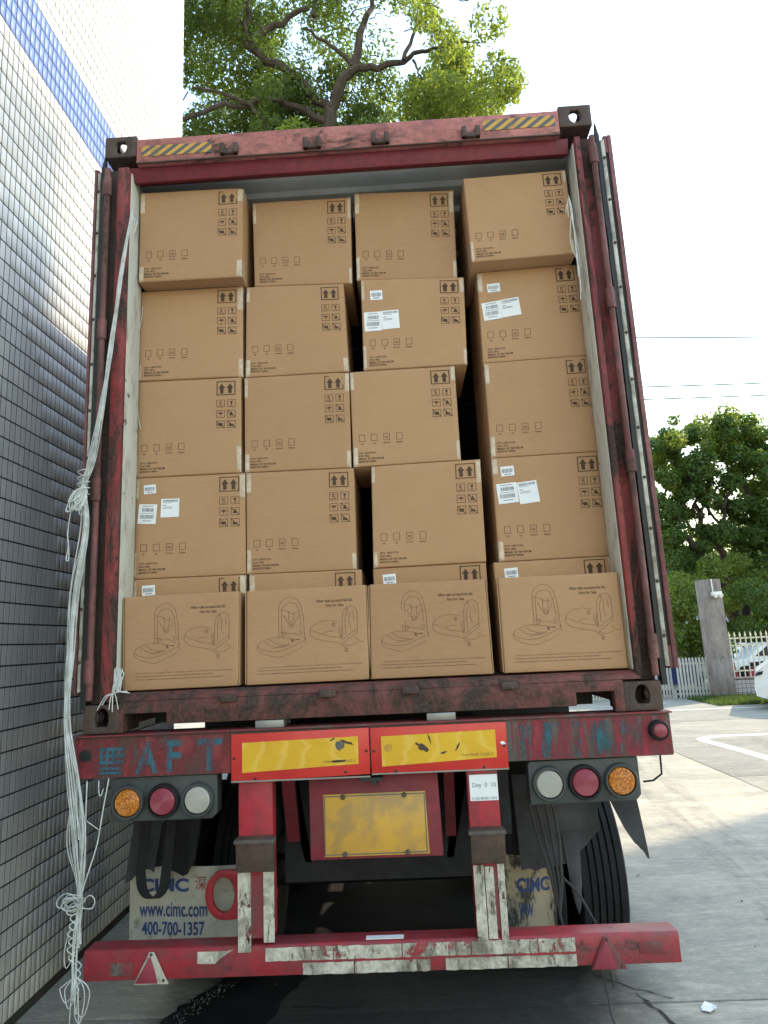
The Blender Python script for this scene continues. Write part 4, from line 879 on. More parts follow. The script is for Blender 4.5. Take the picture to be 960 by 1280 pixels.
for key, dat in BX.items():
    y, cn = dat[0], list(dat[1:]); kit = key[0] == 'K'; dep = .13 if kit else .46
    if not kit: y = y + random.uniform(-.006, .006)
    cx = sum(c[0] for c in cn) / 4; bz = min(c[1] for c in cn)
    grp = 'accessory kit cartons along the front of the load' if kit else 'cartons stacked in the open container'
    t = thing('cardboard_box', LAB[key], 'cardboard box', (cx, y, bz), grp)
    P = quadmap(cn, y); TL, TR, BR, BL = cn
    us = [0, .004, .008, .013] + [.013 + .974 * i / 14 for i in range(1, 14)] + [.987, .992, .996, 1]; nu = len(us); bd = MB()
    bd.v = [P(u, v, 0) for v in us for u in us]; bd.f = [(j * nu + i, j * nu + i + 1, (j + 1) * nu + i + 1, (j + 1) * nu + i) for j in range(nu - 1) for i in range(nu - 1)]
    rim = [i for i in range(nu)] + [j * nu + nu - 1 for j in range(1, nu)] + [(nu - 1) * nu + i for i in range(nu - 2, -1, -1)] + [j * nu for j in range(nu - 2, 0, -1)]
    b0 = len(bd.v); bd.v += [(bd.v[i][0], y + dep, bd.v[i][2]) for i in rim]; nr = len(rim)
    bd.f += [(rim[i], rim[(i + 1) % nr], b0 + (i + 1) % nr, b0 + i) for i in range(nr)] + [tuple(range(b0, b0 + nr))]
    body = bd.build('carton', 'cardboard', t, smooth=True)
    ink = MB(); faint = MB()
    if not kit:
        if key[1] == '5':
            frame(ink, P, .765, .945, .02, .17, .009)
            for x in (.815, .893): ink.sheet([P(x - .017, .15), P(x + .017, .15), P(x + .017, .095), P(x + .033, .095), P(x, .05), P(x - .033, .095), P(x - .017, .095)])
            if key != 'B5': label(P, t, .085, .20, .06, .155, -.05, L1)
        else:
            icons(ink, P); lowprint(ink, faint, P)
        for k_, s3 in enumerate(SETS.get(key, ())): label(P, t, *s3, (L1, L2, L3)[k_])
        # tape tabs folded over the vertical edges
        for u0, u1, v0, v1 in ((.0, .045, .0, .0), (.955, 1.0, .0, .0), (.0, .04, 1, 1), (.96, 1.0, 1, 1)):
            if random.random() < .72:
                lv = random.uniform(.14, .27)
                a, b_ = (v0 + .003, v0 + lv) if v0 == 0 else (v1 - lv, v1 - .003)
                tm = MB(); lft = u0 < .5; wd = random.uniform(.026, .05); uc = [0, .006, .013, wd] if lft else [1 - wd, .987, .994, 1]
                vc = [a + (b_ - a) * i / 6 for i in range(7)]; sk = random.uniform(-.006, .006)
                gv = [P(min(1, max(0, u + (sk * (k / 6 - .5) if 0 < u < 1 and abs(u - .5) < .487 else 0))), v_, .0013) for k, v_ in enumerate(vc) for u in uc]
                tm.v = gv; tm.f = [(r * 4 + c_, r * 4 + c_ + 1, r * 4 + c_ + 5, r * 4 + c_ + 4) for r in range(6) for c_ in range(3)]
                ed = 0 if lft else 3; dx = -.0012 if lft else .0012; n0 = len(tm.v)
                for r in range(7): p = gv[r * 4 + ed]; tm.v += [(p[0] + dx, p[1], p[2]), (p[0] + dx, p[1] + .06, p[2])]
                tm.f += [(n0 + 2 * r, n0 + 2 * r + 1, n0 + 2 * r + 3, n0 + 2 * r + 2) for r in range(6)]
                tm.build('packing_tape', 'packing_tape', t)
    else:
        arc = lambda cx_, cy_, rx, ry, a0, a1, n_=14: [(cx_ + rx * math.cos(R(a)), cy_ - ry * math.sin(R(a))) for a in np.linspace(a0, a1, n_)]
        T_ = .0019
        S_ = [ [(.27, .53), (.27, .22)] + arc(.365, .22, .095, .13, 180, 60) + [(.45, .16), (.475, .30), (.485, .55)],
              [(.295, .5), (.295, .24)] + arc(.37, .24, .075, .09, 180, 50) + [(.445, .26), (.455, .42)],
              [(.27, .22), (.33, .235), (.38, .27), (.43, .26), (.45, .24)], [(.31, .28), (.345, .36), (.375, .40), (.405, .36), (.435, .29)],
              arc(.375, .385, .018, .028, 0, 360), [(.355, .35), (.355, .24)], [(.395, .35), (.40, .24)],
              [(.28, .46), (.34, .48), (.40, .48), (.46, .52)], [(.28, .51), (.36, .53), (.44, .55)], arc(.45, .47, .014, .02, 0, 360), arc(.31, .48, .015, .022, 0, 360),
              [(.09, .60), (.11, .56), (.20, .515), (.30, .51)], [(.09, .60), (.13, .64), (.22, .665), (.30, .655), (.40, .605), (.475, .56)], [(.09, .60), (.09, .635), (.13, .68), (.25, .725), (.30, .715), (.42, .655), (.47, .62)],
              [(.15, .55), (.20, .60), (.27, .62), (.33, .615)], [(.19, .53), (.24, .575), (.31, .60), (.37, .59)], [(.22, .63), (.28, .61), (.36, .60)],
              arc(.385, .555, .013, .019, 0, 360), [(.41, .54), (.45, .545), (.43, .55), (.41, .55)], [(.47, .53), (.49, .54), (.485, .57), (.50, .585)],
              [(.53, .46), (.55, .41), (.61, .37), (.68, .36), (.76, .38)], [(.53, .46), (.53, .50), (.57, .55), (.66, .58), (.75, .60), (.79, .625)], [(.53, .45), (.60, .49), (.68, .525), (.77, .545)], [(.64, .49), (.68, .475), (.73, .48)],
              arc(.725, .41, .013, .019, 0, 360), [(.765, .44), (.77, .50), (.78, .56)], [(.785, .43), (.785, .57)],
              [(.795, .56), (.795, .36), (.805, .28), (.835, .225)] + arc(.875, .30, .045, .085, 150, 0) + [(.92, .40), (.918, .50)], [(.82, .52), (.82, .34), (.845, .26)], [(.86, .28), (.85, .38), (.865, .45)], [(.885, .27), (.895, .36)],
              [(.80, .57), (.86, .51), (.92, .465)], [(.805, .60), (.87, .545), (.92, .50)], [(.79, .60), (.83, .64), (.88, .63), (.92, .60)], [(.90, .55), (.94, .60), (.97, .605)], arc(.825, .68, .013, .019, 0, 360), [(.78, .62), (.82, .66)] ]
        for pl_ in S_: seg(faint, P, pl_, T_)
        for s_, u, v in (('1', .380, .565), ('2', .720, .42), ('2', .820, .69)): text(ink, s_, lambda a, b_: P(u + .008 * a, v - .022 * b_))
        text(ink, 'After-sale accessories kit', lambda a, b_: P(.585 + .30 * a, .165 - .033 * b_), .01)
        text(ink, 'Not for Sale', lambda a, b_: P(.665 + .145 * a, .215 - .03 * b_), .01)
        for i_, (s_, wd) in enumerate((('1. After opening the carton please check that all of the accessories in the kit are complete and undamaged', .86), ('2. Keep the carton dry and away from fire; do not stack more than five cartons high during transport', .70), ('3. This kit is supplied for service use only and must not be sold separately from the product', .78))):
            text(ink if i_ else faint, s_, lambda a, b_: P(.09 + wd * a, .835 + i_ * .033 - .020 * b_))
        for u in (.0, 1.0):
            x0 = P(u, 0)[0]; s_ = -1 if u == 0 else 1
            xt, xb = P(u, .01)[0], P(u, .99)[0]; zt, zb = P(u, .01)[2], P(u, .99)[2]; a0, a1 = (.0022, .0065)
            MB().hexa([(xb + s_ * a0, y + .004, zb), (xb + s_ * a1, y + .004, zb), (xt + s_ * a1, y + .004, zt), (xt + s_ * a0, y + .004, zt)], [(xb + s_ * a0, y + .11, zb), (xb + s_ * a1, y + .11, zb), (xt + s_ * a1, y + .11, zt), (xt + s_ * a0, y + .11, zt)]).build('side_flap', 'cardboard', t)
    if ink.f: ink.build('printed_marks', 'print_ink', t, kind='stuff')
    if faint.f: faint.build('printed_drawing', 'print_faint', t, kind='stuff')

# ================================================================== STRINGS
def spline(pts, n=10):
    q = [Vector(p) for p in pts]; out = []
    for i in range(len(q) - 1):
        p0, p1, p2, p3 = q[max(i - 1, 0)], q[i], q[i + 1], q[min(i + 2, len(q) - 1)]
        for k in range(n):
            t = k / n; out.append(.5 * ((2 * p1) + (p2 - p0) * t + (2 * p0 - 5 * p1 + 4 * p2 - p3) * t * t + (3 * p1 - p0 - 3 * p2 + p3) * t ** 3))
    return out + [q[-1]]
rp = thing('string_bundle', 'long bundle of white packing string hanging down the left door post', 'string', (-1.2, -.06, GZ))
main = [(-1.057, -.03, 2.44), (-1.097, -.045, 2.069), (-1.125, -.05, 1.745), (-1.159, -.055, 1.433), (-1.193, -.06, 1.171), (-1.229, -.06, 1.062), (-1.211, -.06, .88), (-1.245, -.06, .601), (-1.256, -.06, .297), (-1.256, -.06, .069), (-1.215, -.06, -.185), (-1.192, -.06, -.399), (-1.179, -.06, -.548), (-1.175, -.06, -.636), (-1.179, -.06, -.78), (-1.184, -.06, -.948)]
spread = [.003, .006, .009, .012, .013, .009, .017, .018, .013, .016, .026, .028, .013, .008, .016, .010]
m = MB()
for k in range(24):
    a0 = random.uniform(0, 6.28); rr = random.uniform(.3, 1.0); tw_ = random.uniform(-1.5, 1.5); pts = []
    last = len(main) if k < 9 else random.choice((12, 13, 14, 15)); first = 0 if k < 20 else random.choice((4, 5, 6))
    for i in range(first, last):
        a = a0 + tw_ * i * .35; s_ = spread[i] * rr; p = main[i]
        pts.append((p[0] + s_ * math.cos(a) + random.gauss(0, .002 + spread[i] * .25), p[1] + s_ * .7 * math.sin(a), p[2] + random.gauss(0, .012)))
    m.tube(spline(pts, 7), .0018 if k % 3 else .0025, 5)
m.build('strand', 'string_white', rp, smooth=True, kind='stuff')
m = MB()   # the big knot with its loops
for k in range(20):
    a = random.uniform(3.95, 4.8); ln = random.uniform(.07, .15); w_ = random.uniform(.008, .024); c = Vector((-1.222, -.07, 1.075)); d = Vector((math.cos(a) * .62, -.12 + random.uniform(-.25, .1), math.sin(a))).normalized(); nn = Vector((-d.z, 0, d.x)); 
    e = c + d * ln
    m.tube(spline([c, c + d * ln * .5 + nn * w_, e + nn * w_ * .5, e + d * .008, e - nn * w_ * .5, c + d * ln * .5 - nn * w_, c + Vector((.006, 0, -.01))], 5), .0021, 5)
m.tube(spline([(-1.222 + .026 * math.cos(a), -.07 + .022 * math.sin(a), 1.085 + .0045 * a) for a in np.linspace(-12, 12, 60)], 2), .0026, 5)
m.tube(spline([(-1.275, -.07, .95), (-1.283, -.07, .86), (-1.278, -.07, .80), (-1.285, -.07, .745), (-1.274, -.07, .74), (-1.276, -.07, .80)], 6), .0026, 5)
m.build('knot', 'string_white', rp, smooth=True, kind='stuff')
m = MB()   # the lower tangle and the tail loops
for k in range(9):
    c = Vector((-1.178 + random.gauss(0, .012), -.07, -.63 + random.gauss(0, .01))); r1, r2 = random.uniform(.02, .045), random.uniform(.015, .03); ph = random.uniform(0, 6.28)
    cc = c + Vector((-.022 + random.uniform(-.01, .02), 0, 0)); m.tube(spline([(cc.x + r1 * math.cos(a + ph), cc.y + .012 * math.sin(2 * a), cc.z + r2 * math.sin(a + ph)) for a in np.linspace(0, 6.6, 14)], 4), .0019, 5)
m.tube(spline([(-1.165, -.07, -.63), (-1.13, -.07, -.60), (-1.108, -.07, -.615), (-1.115, -.07, -.645), (-1.15, -.07, -.645), (-1.17, -.07, -.63)], 6), .0019, 5)
for sx, lo in ((-.045, -.98), (-.03, -1.0), (.03, -1.05), (.045, -1.03), (.01, -1.02)):
    c = Vector((-1.178, -.06, -.89)); m.tube(spline([c, c + Vector((sx * 1.0, 0, -.03)), (c.x + sx * 1.3, c.y, (c.z + lo) / 2), (c.x + sx * .8, c.y, lo), (c.x + sx * .1, c.y, lo + .03), c + Vector((sx * .1, 0, -.05)), c], 6), .0019, 5)
m.tube(spline([(-1.19, -.06, -.93), (-1.195, -.06, -1.1), (-1.19, -.05, -1.25), (-1.2, -.05, -1.44)], 6), .0019, 5); m.tube(spline([(-1.165, -.06, -.93), (-1.155, -.06, -1.15), (-1.16, -.05, -1.44)], 6), .0019, 5)
for k in range(10):
    z = -.66 - k * .028; m.tube(spline([(-1.178, -.065, z), (-1.178 + random.choice((-1, 1)) * random.uniform(.02, .035), -.07, z - .02), (-1.178, -.065, z - .045)], 5), .0019, 5)
m.tube(spline([(-1.205, -.06, -.72), (-1.225, -.06, -.80), (-1.215, -.06, -.86), (-1.18, -.06, -.80)], 5), .0019, 5)
m.tube(spline([(-1.10, .01, -.17), (-1.105, -.03, -.30), (-1.115, -.05, -.42), (-1.155, -.06, -.56), (-1.172, -.06, -.63)], 6), .0026, 5); m.tube(spline([(-1.175, -.03, -.18), (-1.165, -.05, -.35), (-1.16, -.06, -.5), (-1.172, -.06, -.63)], 6), .0024, 5); m.tube([(-1.16, -.05, -.33), (-1.112, -.045, -.365)], .0019, 5)
m.tube(spline([(-1.125, -.03, -.18), (-1.115, -.05, -.22), (-1.107, -.05, -.235), (-1.10, -.04, -.21)], 5), .0019, 5)
m.build('tail', 'string_white', rp, smooth=True, kind='stuff')
def tuft(label, c, arms, r=.0022, name='string_tuft'):
    m = MB()
    for a in arms: m.tube(spline(a, 7), r, 5)
    return tag(m.build(name, 'string_white', origin=c, smooth=True), label, 'string')
arms = []
for k in range(7): j = lambda s=.006: random.gauss(0, s); arms.append([(-1.078 + j(), -.02, .165), (-1.072 + j(), -.025, .20 + j()), (-1.066 + j(.008), -.025, .255 + j(.01)), (-1.055 + j(.008), -.025, .262 + j(.01)), (-1.048 + j(.006), -.025, .225 + j()), (-1.06 + j(), -.025, .175)])
for e in ((-1.02, .172), (-1.01, .165), (-1.03, .168)): arms.append([(-1.075, -.02, .166), (-1.05, -.03, .172), (e[0], -.02, e[1])])
for e in ((-1.13, .12), (-1.15, .10), (-1.085, .09), (-1.06, .10), (-1.10, .10)): arms.append([(-1.08, -.015, .165), (e[0] * .5 - .54, -.02, .155), (e[0], -.015, e[1])])
tuft('white string tied in loops at the left end of the sill', (-1.07, -.02, .166), arms)
arms = []
for k in range(7): arms.append([(1.068, .02, 2.40 + random.gauss(0, .01)), (1.066 + random.gauss(0, .008), .015, 2.34), (1.072 + random.gauss(0, .008), .02, 2.2 - k * .03), (1.078 + random.gauss(0, .006), .02, 2.10 - k * .04)])
for e in ((1.045, 2.33), (1.038, 2.30), (1.05, 2.28)): arms.append([(1.068, .02, 2.39), (1.055, .0, 2.36), (e[0], .0, e[1])])
tuft('frayed white string clinging to the upper right door post', (1.07, .02, 2.3), arms, .002)
tuft('single white thread caught on the left carton of the middle row', (-1.09, .19, 1.45), [[(-1.10, .19, 1.60), (-1.095, .19, 1.50), (-1.085, .19, 1.43), (-1.075, .188, 1.405)]], .0018, 'string_thread')
tuft('short white thread on the carton under the overhanging top left carton', (-1.09, .19, 2.0), [[(-1.082, .19, 2.06), (-1.088, .19, 2.0), (-1.096, .19, 1.94)]], .0018, 'string_thread')
tuft('white string end hanging from the upper left door post', (-1.04, -.03, 2.38), [[(-1.057, -.03, 2.44), (-1.045, -.03, 2.40), (-1.035, -.03, 2.38), (-1.04, -.03, 2.33)], [(-1.057, -.03, 2.45), (-1.04, -.03, 2.36), (-1.05, -.03, 2.32)], [(-1.055, -.03, 2.42), (-1.03, -.03, 2.385), (-1.036, -.03, 2.36)]], .002)

# ================================================================== BEYOND: gate, fence, car, trees
ga = thing('slatted_gate', 'white gate of close upright slats left of the concrete pillar', 'gate', (6.9, 14.55, GZ))
sm_ = MB().prism([(-.022, .03), (.022, .03), (.022, .97), (0, 1.01), (-.022, .97)], -.012, .012)
def slat(x, y, h):
    pass
p0 = None
def put(parent, src, loc, scale=None):
    c = clone(src, parent, Vector((loc[0], loc[1], loc[2] + ZO)) - ORG[parent.name])
    if scale: c.scale = scale
    return c
xs_ = np.arange(7.6, -2.0, -.075)
proto = None
for x in xs_:
    dz = -.10 if x < 6.88 else 0
    yy = 14.62 - (x - 6.9) * .25 if x > 6.88 else 14.9
    if proto is None:
        mbx = MB(); mbx.v = [(v[0] + x, v[1] + yy, v[2] + GZ) for v in sm_.v]; mbx.f = list(sm_.f); proto = mbx.build('slat', 'gate_white', ga, origin=(x, yy, GZ))
    else: put(ga, proto, (x, yy, GZ), (1, 1, .88 if x < 6.88 else 1))
for z in (-1.36, -.62):
    MB().hexa([(6.88, 14.655, z), (7.68, 14.455, z), (7.68, 14.455, z + .05), (6.88, 14.655, z + .05)], [(6.88, 14.685, z), (7.68, 14.485, z), (7.68, 14.485, z + .05), (6.88, 14.685, z + .05)]).build('rail', 'gate_white', ga)
    MB().box(-2, 6.86, 14.925, 14.955, z - .06, z - .01).build('rail', 'gate_white', ga)
for k, (x0, x1, ya, yb) in enumerate(((-2, 6.86, 14.96, 14.96), (6.88, 7.68, 14.70, 14.50))): MB().hexa([(x0, ya, GZ + .02), (x1, yb, GZ + .02), (x1, yb, GZ + .20), (x0, ya, GZ + .20)], [(x0, ya + .02, GZ + .02), (x1, yb + .02, GZ + .02), (x1, yb + .02, GZ + .20), (x0, ya + .02, GZ + .20)]).build('kick_plate', 'dark_steel', ga)
pi = thing('concrete_pillar', 'tall weathered concrete gate pillar with a white floodlight near its top', 'pillar', (7.87, 14.3, GZ))
MB().hexa([(7.62, 14.12, GZ), (8.08, 14.12, GZ), (8.08, 14.12, 1.47), (7.62, 14.12, 1.47)], [(7.62, 14.55, GZ), (8.08, 14.55, GZ), (8.08, 14.55, 1.47), (7.62, 14.55, 1.47)]).build('shaft', 'pillar_concrete', pi, bevel=.012)
MB().box(7.605, 8.095, 14.105, 14.565, GZ + .002, GZ + .95).build('plinth', 'pillar_concrete', pi, bevel=.015)
fl_ = MB(); fl_.box(7.78, 8.02, 13.98, 14.10, 1.05, 1.15); fl_.build('floodlight', 'camera_white', pi, bevel=.01)
for x in (7.83, 7.96): MB().lathe((x, 13.97, 1.06), (0, -1, -.4), [(0, .04), (.05, .055), (.06, .05)], 14).build('lamp_head', 'camera_white', pi, smooth=True)
MB().tube([(7.85, 14.10, 1.15), (7.84, 14.10, 1.47)], .018, 6).build('bracket', 'camera_white', pi)
fe = thing('picket_fence', 'cream iron picket fence with spear tips on a low tiled wall', 'fence', (8.1, 14.6, GZ))
lw = MB().box(8.1, 16.0, 14.5, 14.74, GZ, -1.03).build('low_wall', 'grout', fe)
proto = None; TX = .105
for j in range(4):
    for i in range(30):
        x = 8.155 + i * TX; z = GZ + .05 + j * .103
        if proto is None: proto = MB().box(x - .048, x + .048, 14.492, 14.4995, z - .047 + 0, z + .047).build('tile', 'small_tile', lw, origin=(x, 14.5, z)); 
        else: put(lw, proto, (x, 14.5, z))
MB().box(8.1, 16.0, 14.47, 14.77, -1.0295, -.99).build('coping', 'pillar_concrete', fe, bevel=.006)
proto = None
for i in range(58):
    x = 8.2 + i * .133
    if proto is None:
        q = MB(); q.box(x - .012, x + .012, 14.60, 14.624, -.99, .04); q.add([(x - .03, 14.612, .04), (x, 14.58, .04), (x + .03, 14.612, .04), (x, 14.644, .04), (x, 14.612, .15)], [(0, 1, 4), (1, 2, 4), (2, 3, 4), (3, 0, 4), (3, 2, 1, 0)])
        proto = q.build('picket', 'fence_cream', fe, origin=(x, 14.6, -.99))
    else: put(fe, proto, (x, 14.6, -.99))
for z in (-.85, -.22, -.04): MB().box(8.1, 16.0, 14.628, 14.655, z, z + .035).build('rail', 'fence_cream', fe)
# white hatchback beside the fence, only its tail is in the frame
XC, YC = 7.30, 11.6
car = thing('parked_car', 'white hatchback car at the right edge beside the picket fence', 'car', (XC, YC, GZ))
def arch(cx): return [(cx + .36 * math.cos(a), .31 + .36 * math.sin(a)) for a in np.linspace(-.2, math.pi + .2, 12)]
body = [(.02, .30), (.0, .46), (.02, .66), (.06, .78), (.45, 1.06), (.95, 1.34), (1.55, 1.46), (2.35, 1.43), (3.05, 1.04), (4.05, .90), (4.35, .74), (4.40, .45), (4.36, .24)] + arch(3.5) + [(3.05, .20), (1.05, .20)] + arch(.62)
body = body[:-1] + [(.2, .24)]
m = MB(); n_ = len(body); V = []
def inset(z): return max(0.0, z - .86) * .42
for side in (0, 1):
    for k in (0, 1):
        for (x, z) in body:
            e = .035 * (1 if k == side else 0)
            yy = (inset(z) + e) if side == 0 else (1.76 - inset(z) - e)
            V.append((XC + x + (.02 if e and x < 1 else 0), YC + yy, GZ + z))
order = [0, 1, 2, 3]
order = [1, 0, 3, 2] if False else [0, 1, 2, 3]
F = [tuple(range(n_)), tuple(range(4 * n_ - 1, 3 * n_ - 1, -1))] + [(k * n_ + i, k * n_ + (i + 1) % n_, (k + 1) * n_ + (i + 1) % n_, (k + 1) * n_ + i) for k in range(3) for i in range(n_)]
m.add(V, F).build('body', 'car_white', car)
def side_poly(poly, nm, mat, out=.006):
    a = [(XC + x, YC + inset(z) - out + .036 * 0, GZ + z) for x, z in poly]; b_ = [(p[0], p[1] + .05, p[2]) for p in a]; k = len(a)
    return MB().add(a + b_, [tuple(range(k)), tuple(range(2 * k - 1, k - 1, -1))] + [(i, k + i, k + (i + 1) % k, (i + 1) % k) for i in range(k)]).build(nm, mat, car)
side_poly([(.50, .98), (.95, 1.26), (1.45, 1.37), (1.5, .97)], 'window', 'car_glass'); side_poly([(1.56, .97), (1.52, 1.38), (2.3, 1.36), (2.85, 1.02), (2.8, .97)], 'window', 'car_glass')
side_poly([(.045, .70), (.085, .775), (.20, .80), (.17, .73)], 'tail_light', 'car_glass')
MB().hexa([(XC + .40, YC + .28, GZ + 1.035), (XC + .92, YC + .34, GZ + 1.335), (XC + .92, YC + 1.42, GZ + 1.335), (XC + .40, YC + 1.48, GZ + 1.035)], [(XC + .44, YC + .28, GZ + 1.0), (XC + .96, YC + .34, GZ + 1.3), (XC + .96, YC + 1.42, GZ + 1.3), (XC + .44, YC + 1.48, GZ + 1.0)]).build('rear_window', 'car_glass', car)
for x in (.62, 3.5):
    for yy, sg in ((.10, 1), (1.66, -1)):
        wv_ = MB().lathe((XC + x, YC + yy, GZ + .31), (0, sg, 0), [(-.08, .20), (-.095, .225), (-.075, .30), (-.05, .31), (.08, .31), (.1, .2)], 30).build('wheel', 'tyre_rubber', car, origin=(XC + x, YC + yy, GZ + .31), smooth=True)
        rm = MB(); rm.lathe((XC + x, YC + yy, GZ + .31), (0, sg, 0), [(-.096, .03), (-.098, .06), (-.085, .07), (-.09, .19), (-.097, .195), (-.097, .21), (-.05, .21)], 24); rm.build('rim', 'rim', wv_)
MB().box(XC + 2.75, XC + 2.92, YC - .10, YC + .06, GZ + .96, GZ + 1.07).build('wing_mirror', 'car_white', car, bevel=.02)
car.rotation_euler = (0, 0, R(-27))
# verge grass
gb = []; gf = []
def grass(n_, x0, x1, y0, y1, h):
    for k in range(n_):
        x, y = random.uniform(x0, x1), random.uniform(y0, y1); a = random.uniform(0, 6.28); hh = h * random.uniform(.4, 1.2); wd = .012; b0 = len(gb)
        gb.extend([(x - wd * math.cos(a), y - wd * math.sin(a), 0.0), (x + wd * math.cos(a), y + wd * math.sin(a), 0.0), (x + random.gauss(0, .05), y + random.gauss(0, .05), hh)]); gf.append((b0, b0 + 1, b0 + 2))
grass(16000, 7.0, 13, 12.75, 14.45, .10); grass(2500, 7.35, 8.1, 13.4, 14.1, .12)
rawmesh('grass', gb, gf, 'grass_blade', kind='stuff')
MB().sheet([(7.0, 12.8, GZ + .003), (16, 12.6, GZ + .003), (16, 14.5, GZ + .003), (7.5, 14.45, GZ + .003)]).build('verge', 'earth', kind='structure')
# things behind the fence
bs = thing('site_hoarding', 'dark blue sheet hoarding beyond the white gate', 'hoarding', (7.5, 19, GZ))
for k in range(6): MB().box(5.6 + k * .62, 6.2 + k * .62, 19 - .02 * (k % 2), 19.04, GZ, -.12 + .03 * (k % 3)).build('panel', 'blue_sheet', bs)
v = thing('parked_car', 'white car standing behind the iron picket fence, seen through the bars', 'car', (10.4, 17.3, GZ))
MB().prism([(8.9, -1.18), (8.85, -.85), (9.0, -.72), (9.7, -.62), (10.2, -.22), (11.5, -.20), (12.1, -.58), (12.8, -.64), (12.9, -1.18)], 16.6, 18.2).build('body', 'car_white', v, bevel=.05)
MB().prism([(9.9, -.58), (10.3, -.28), (10.8, -.26), (10.8, -.58)], 16.585, 16.597).build('window', 'car_glass', v); MB().prism([(10.86, -.58), (10.86, -.26), (11.4, -.27), (11.75, -.58)], 16.585, 16.597).build('window', 'car_glass', v)
for x in (9.6, 12.1): MB().lathe((x, 16.62, GZ + .32), (0, 1, 0), [(-.05, .2), (-.06, .3), (.1, .32)], 20).build('wheel', 'tyre_rubber', v)
sc = thing('motor_scooter', 'dark red scooter parked behind the picket fence', 'scooter', (9.1, 15.6, GZ))
for x in (8.65, 9.6): MB().lathe((x, 15.6, GZ + .23), (0, 1, 0), [(-.05, .12), (-.055, .22), (0, .235), (.055, .22), (.05, .12)], 20).build('wheel', 'tyre_rubber', sc, smooth=True)
MB().prism([(8.75, -1.15), (8.70, -.70), (8.78, -.62), (8.85, -1.08), (9.15, -1.10), (9.25, -.82), (9.75, -.76), (9.72, -.98), (9.45, -1.15)], 15.48, 15.72).build('body', 'red_plastic', sc, bevel=.03)
MB().prism([(9.22, -.80), (9.78, -.74), (9.76, -.66), (9.25, -.70)], 15.5, 15.7).build('seat', 'rubber', sc, bevel=.02)
MB().tube([(8.72, 15.35, -.52), (8.74, 15.6, -.56), (8.72, 15.85, -.52)], .018, 8).build('handlebar', 'dark_steel', sc)
MB().tube([(8.65, 15.6, -1.2), (8.76, 15.6, -.55)], .03, 8).build('fork', 'dark_steel', sc)
pb_ = thing('distant_block', 'pale blue grey block far behind the trees', 'building', (33, 66, GZ))
MB().box(29, 39, 64, 74, GZ, 7.2).build('wall', 'pale_block', pb_); MB().box(28.8, 39.2, 63.8, 74.2, 7.2, 7.5).build('roof', 'pale_block', pb_)
for i in range(5):
    for j in range(2): MB().box(30 + i * 1.9, 31.2 + i * 1.9, 63.95, 64.02, 1.0 + j * 3, 2.6 + j * 3).build('window', 'window_dark', pb_)
for k, (z1, z2) in enumerate(((13.05, 12.7), (10.88, 10.72), (10.44, 10.30))):
    pts_ = [(x, 25 + k * .4, z1 + (z2 - z1) * (x - 11) / 6 + .0006 * (x - 14) ** 2) for x in np.linspace(-6, 60, 40)]
    tag(MB().tube(pts_, .03, 5).build('overhead_cable', 'cable_black', origin=(14, 25, z1)), ('highest overhead cable crossing the white sky at the right', 'upper cable of the close pair above the right tree', 'lowest overhead cable just above the right tree')[k], 'cable', 'overhead cables in the sky')

# ------------------------------------------------------------------ trees
def leaves(clumps, size, aspect=.45):
    """clumps: rows of (x, y, z, rx, ry, rz, n); one diamond leaf (two triangles as a folded quad) each"""
    C_ = []; Nn = []
    for x, y, z, rx, ry, rz, n_ in clumps:
        d = np.random.normal(size=(n_, 3)); d /= np.linalg.norm(d, axis=1)[:, None]; rad = np.random.uniform(.35, 1.0, (n_, 1)) ** .6
        C_.append(np.array([x, y, z]) + d * rad * np.array([rx, ry, rz])); Nn.append(d * .7 + np.array([0, 0, .55]) + np.random.normal(scale=.6, size=(n_, 3)))
    C_ = np.concatenate(C_); Nn = np.concatenate(Nn); Nn /= np.linalg.norm(Nn, axis=1)[:, None]
    a = np.random.normal(size=C_.shape); a[:, 2] -= .5; a -= Nn * (a * Nn).sum(1)[:, None]; a /= np.linalg.norm(a, axis=1)[:, None]; b_ = np.cross(Nn, a)
    L = size * np.random.uniform(.6, 1.25, (len(C_), 1)); W_ = L * aspect
    V = np.stack([C_ - a * L * .5, C_ + b_ * W_ * .5 + Nn * L * .06, C_ + a * L * .5, C_ - b_ * W_ * .5 + Nn * L * .06], 1).reshape(-1, 3)
    F = np.arange(len(V)).reshape(-1, 4); return V, F
def limb(mb, a, b_, r0, r1, n_=7, wob=.06):
    a, b_ = Vector(a), Vector(b_); L = (b_ - a).length; pts_ = []
    for i in range(n_ + 1):
        t = i / n_; j = Vector((random.gauss(0, 1), random.gauss(0, 1), random.gauss(0, .6))) * wob * L * (0 if i in (0, n_) else .5); pts_.append(a.lerp(b_, t) + j + Vector((0, 0, .06 * L * math.sin(t * math.pi))))
    mb.tube(pts_, [r0 + (r1 - r0) * i / n_ for i in range(n_ + 1)], 7); return pts_
def lift(V): V = np.array(V); return V   # leaves are given in ground-based heights already
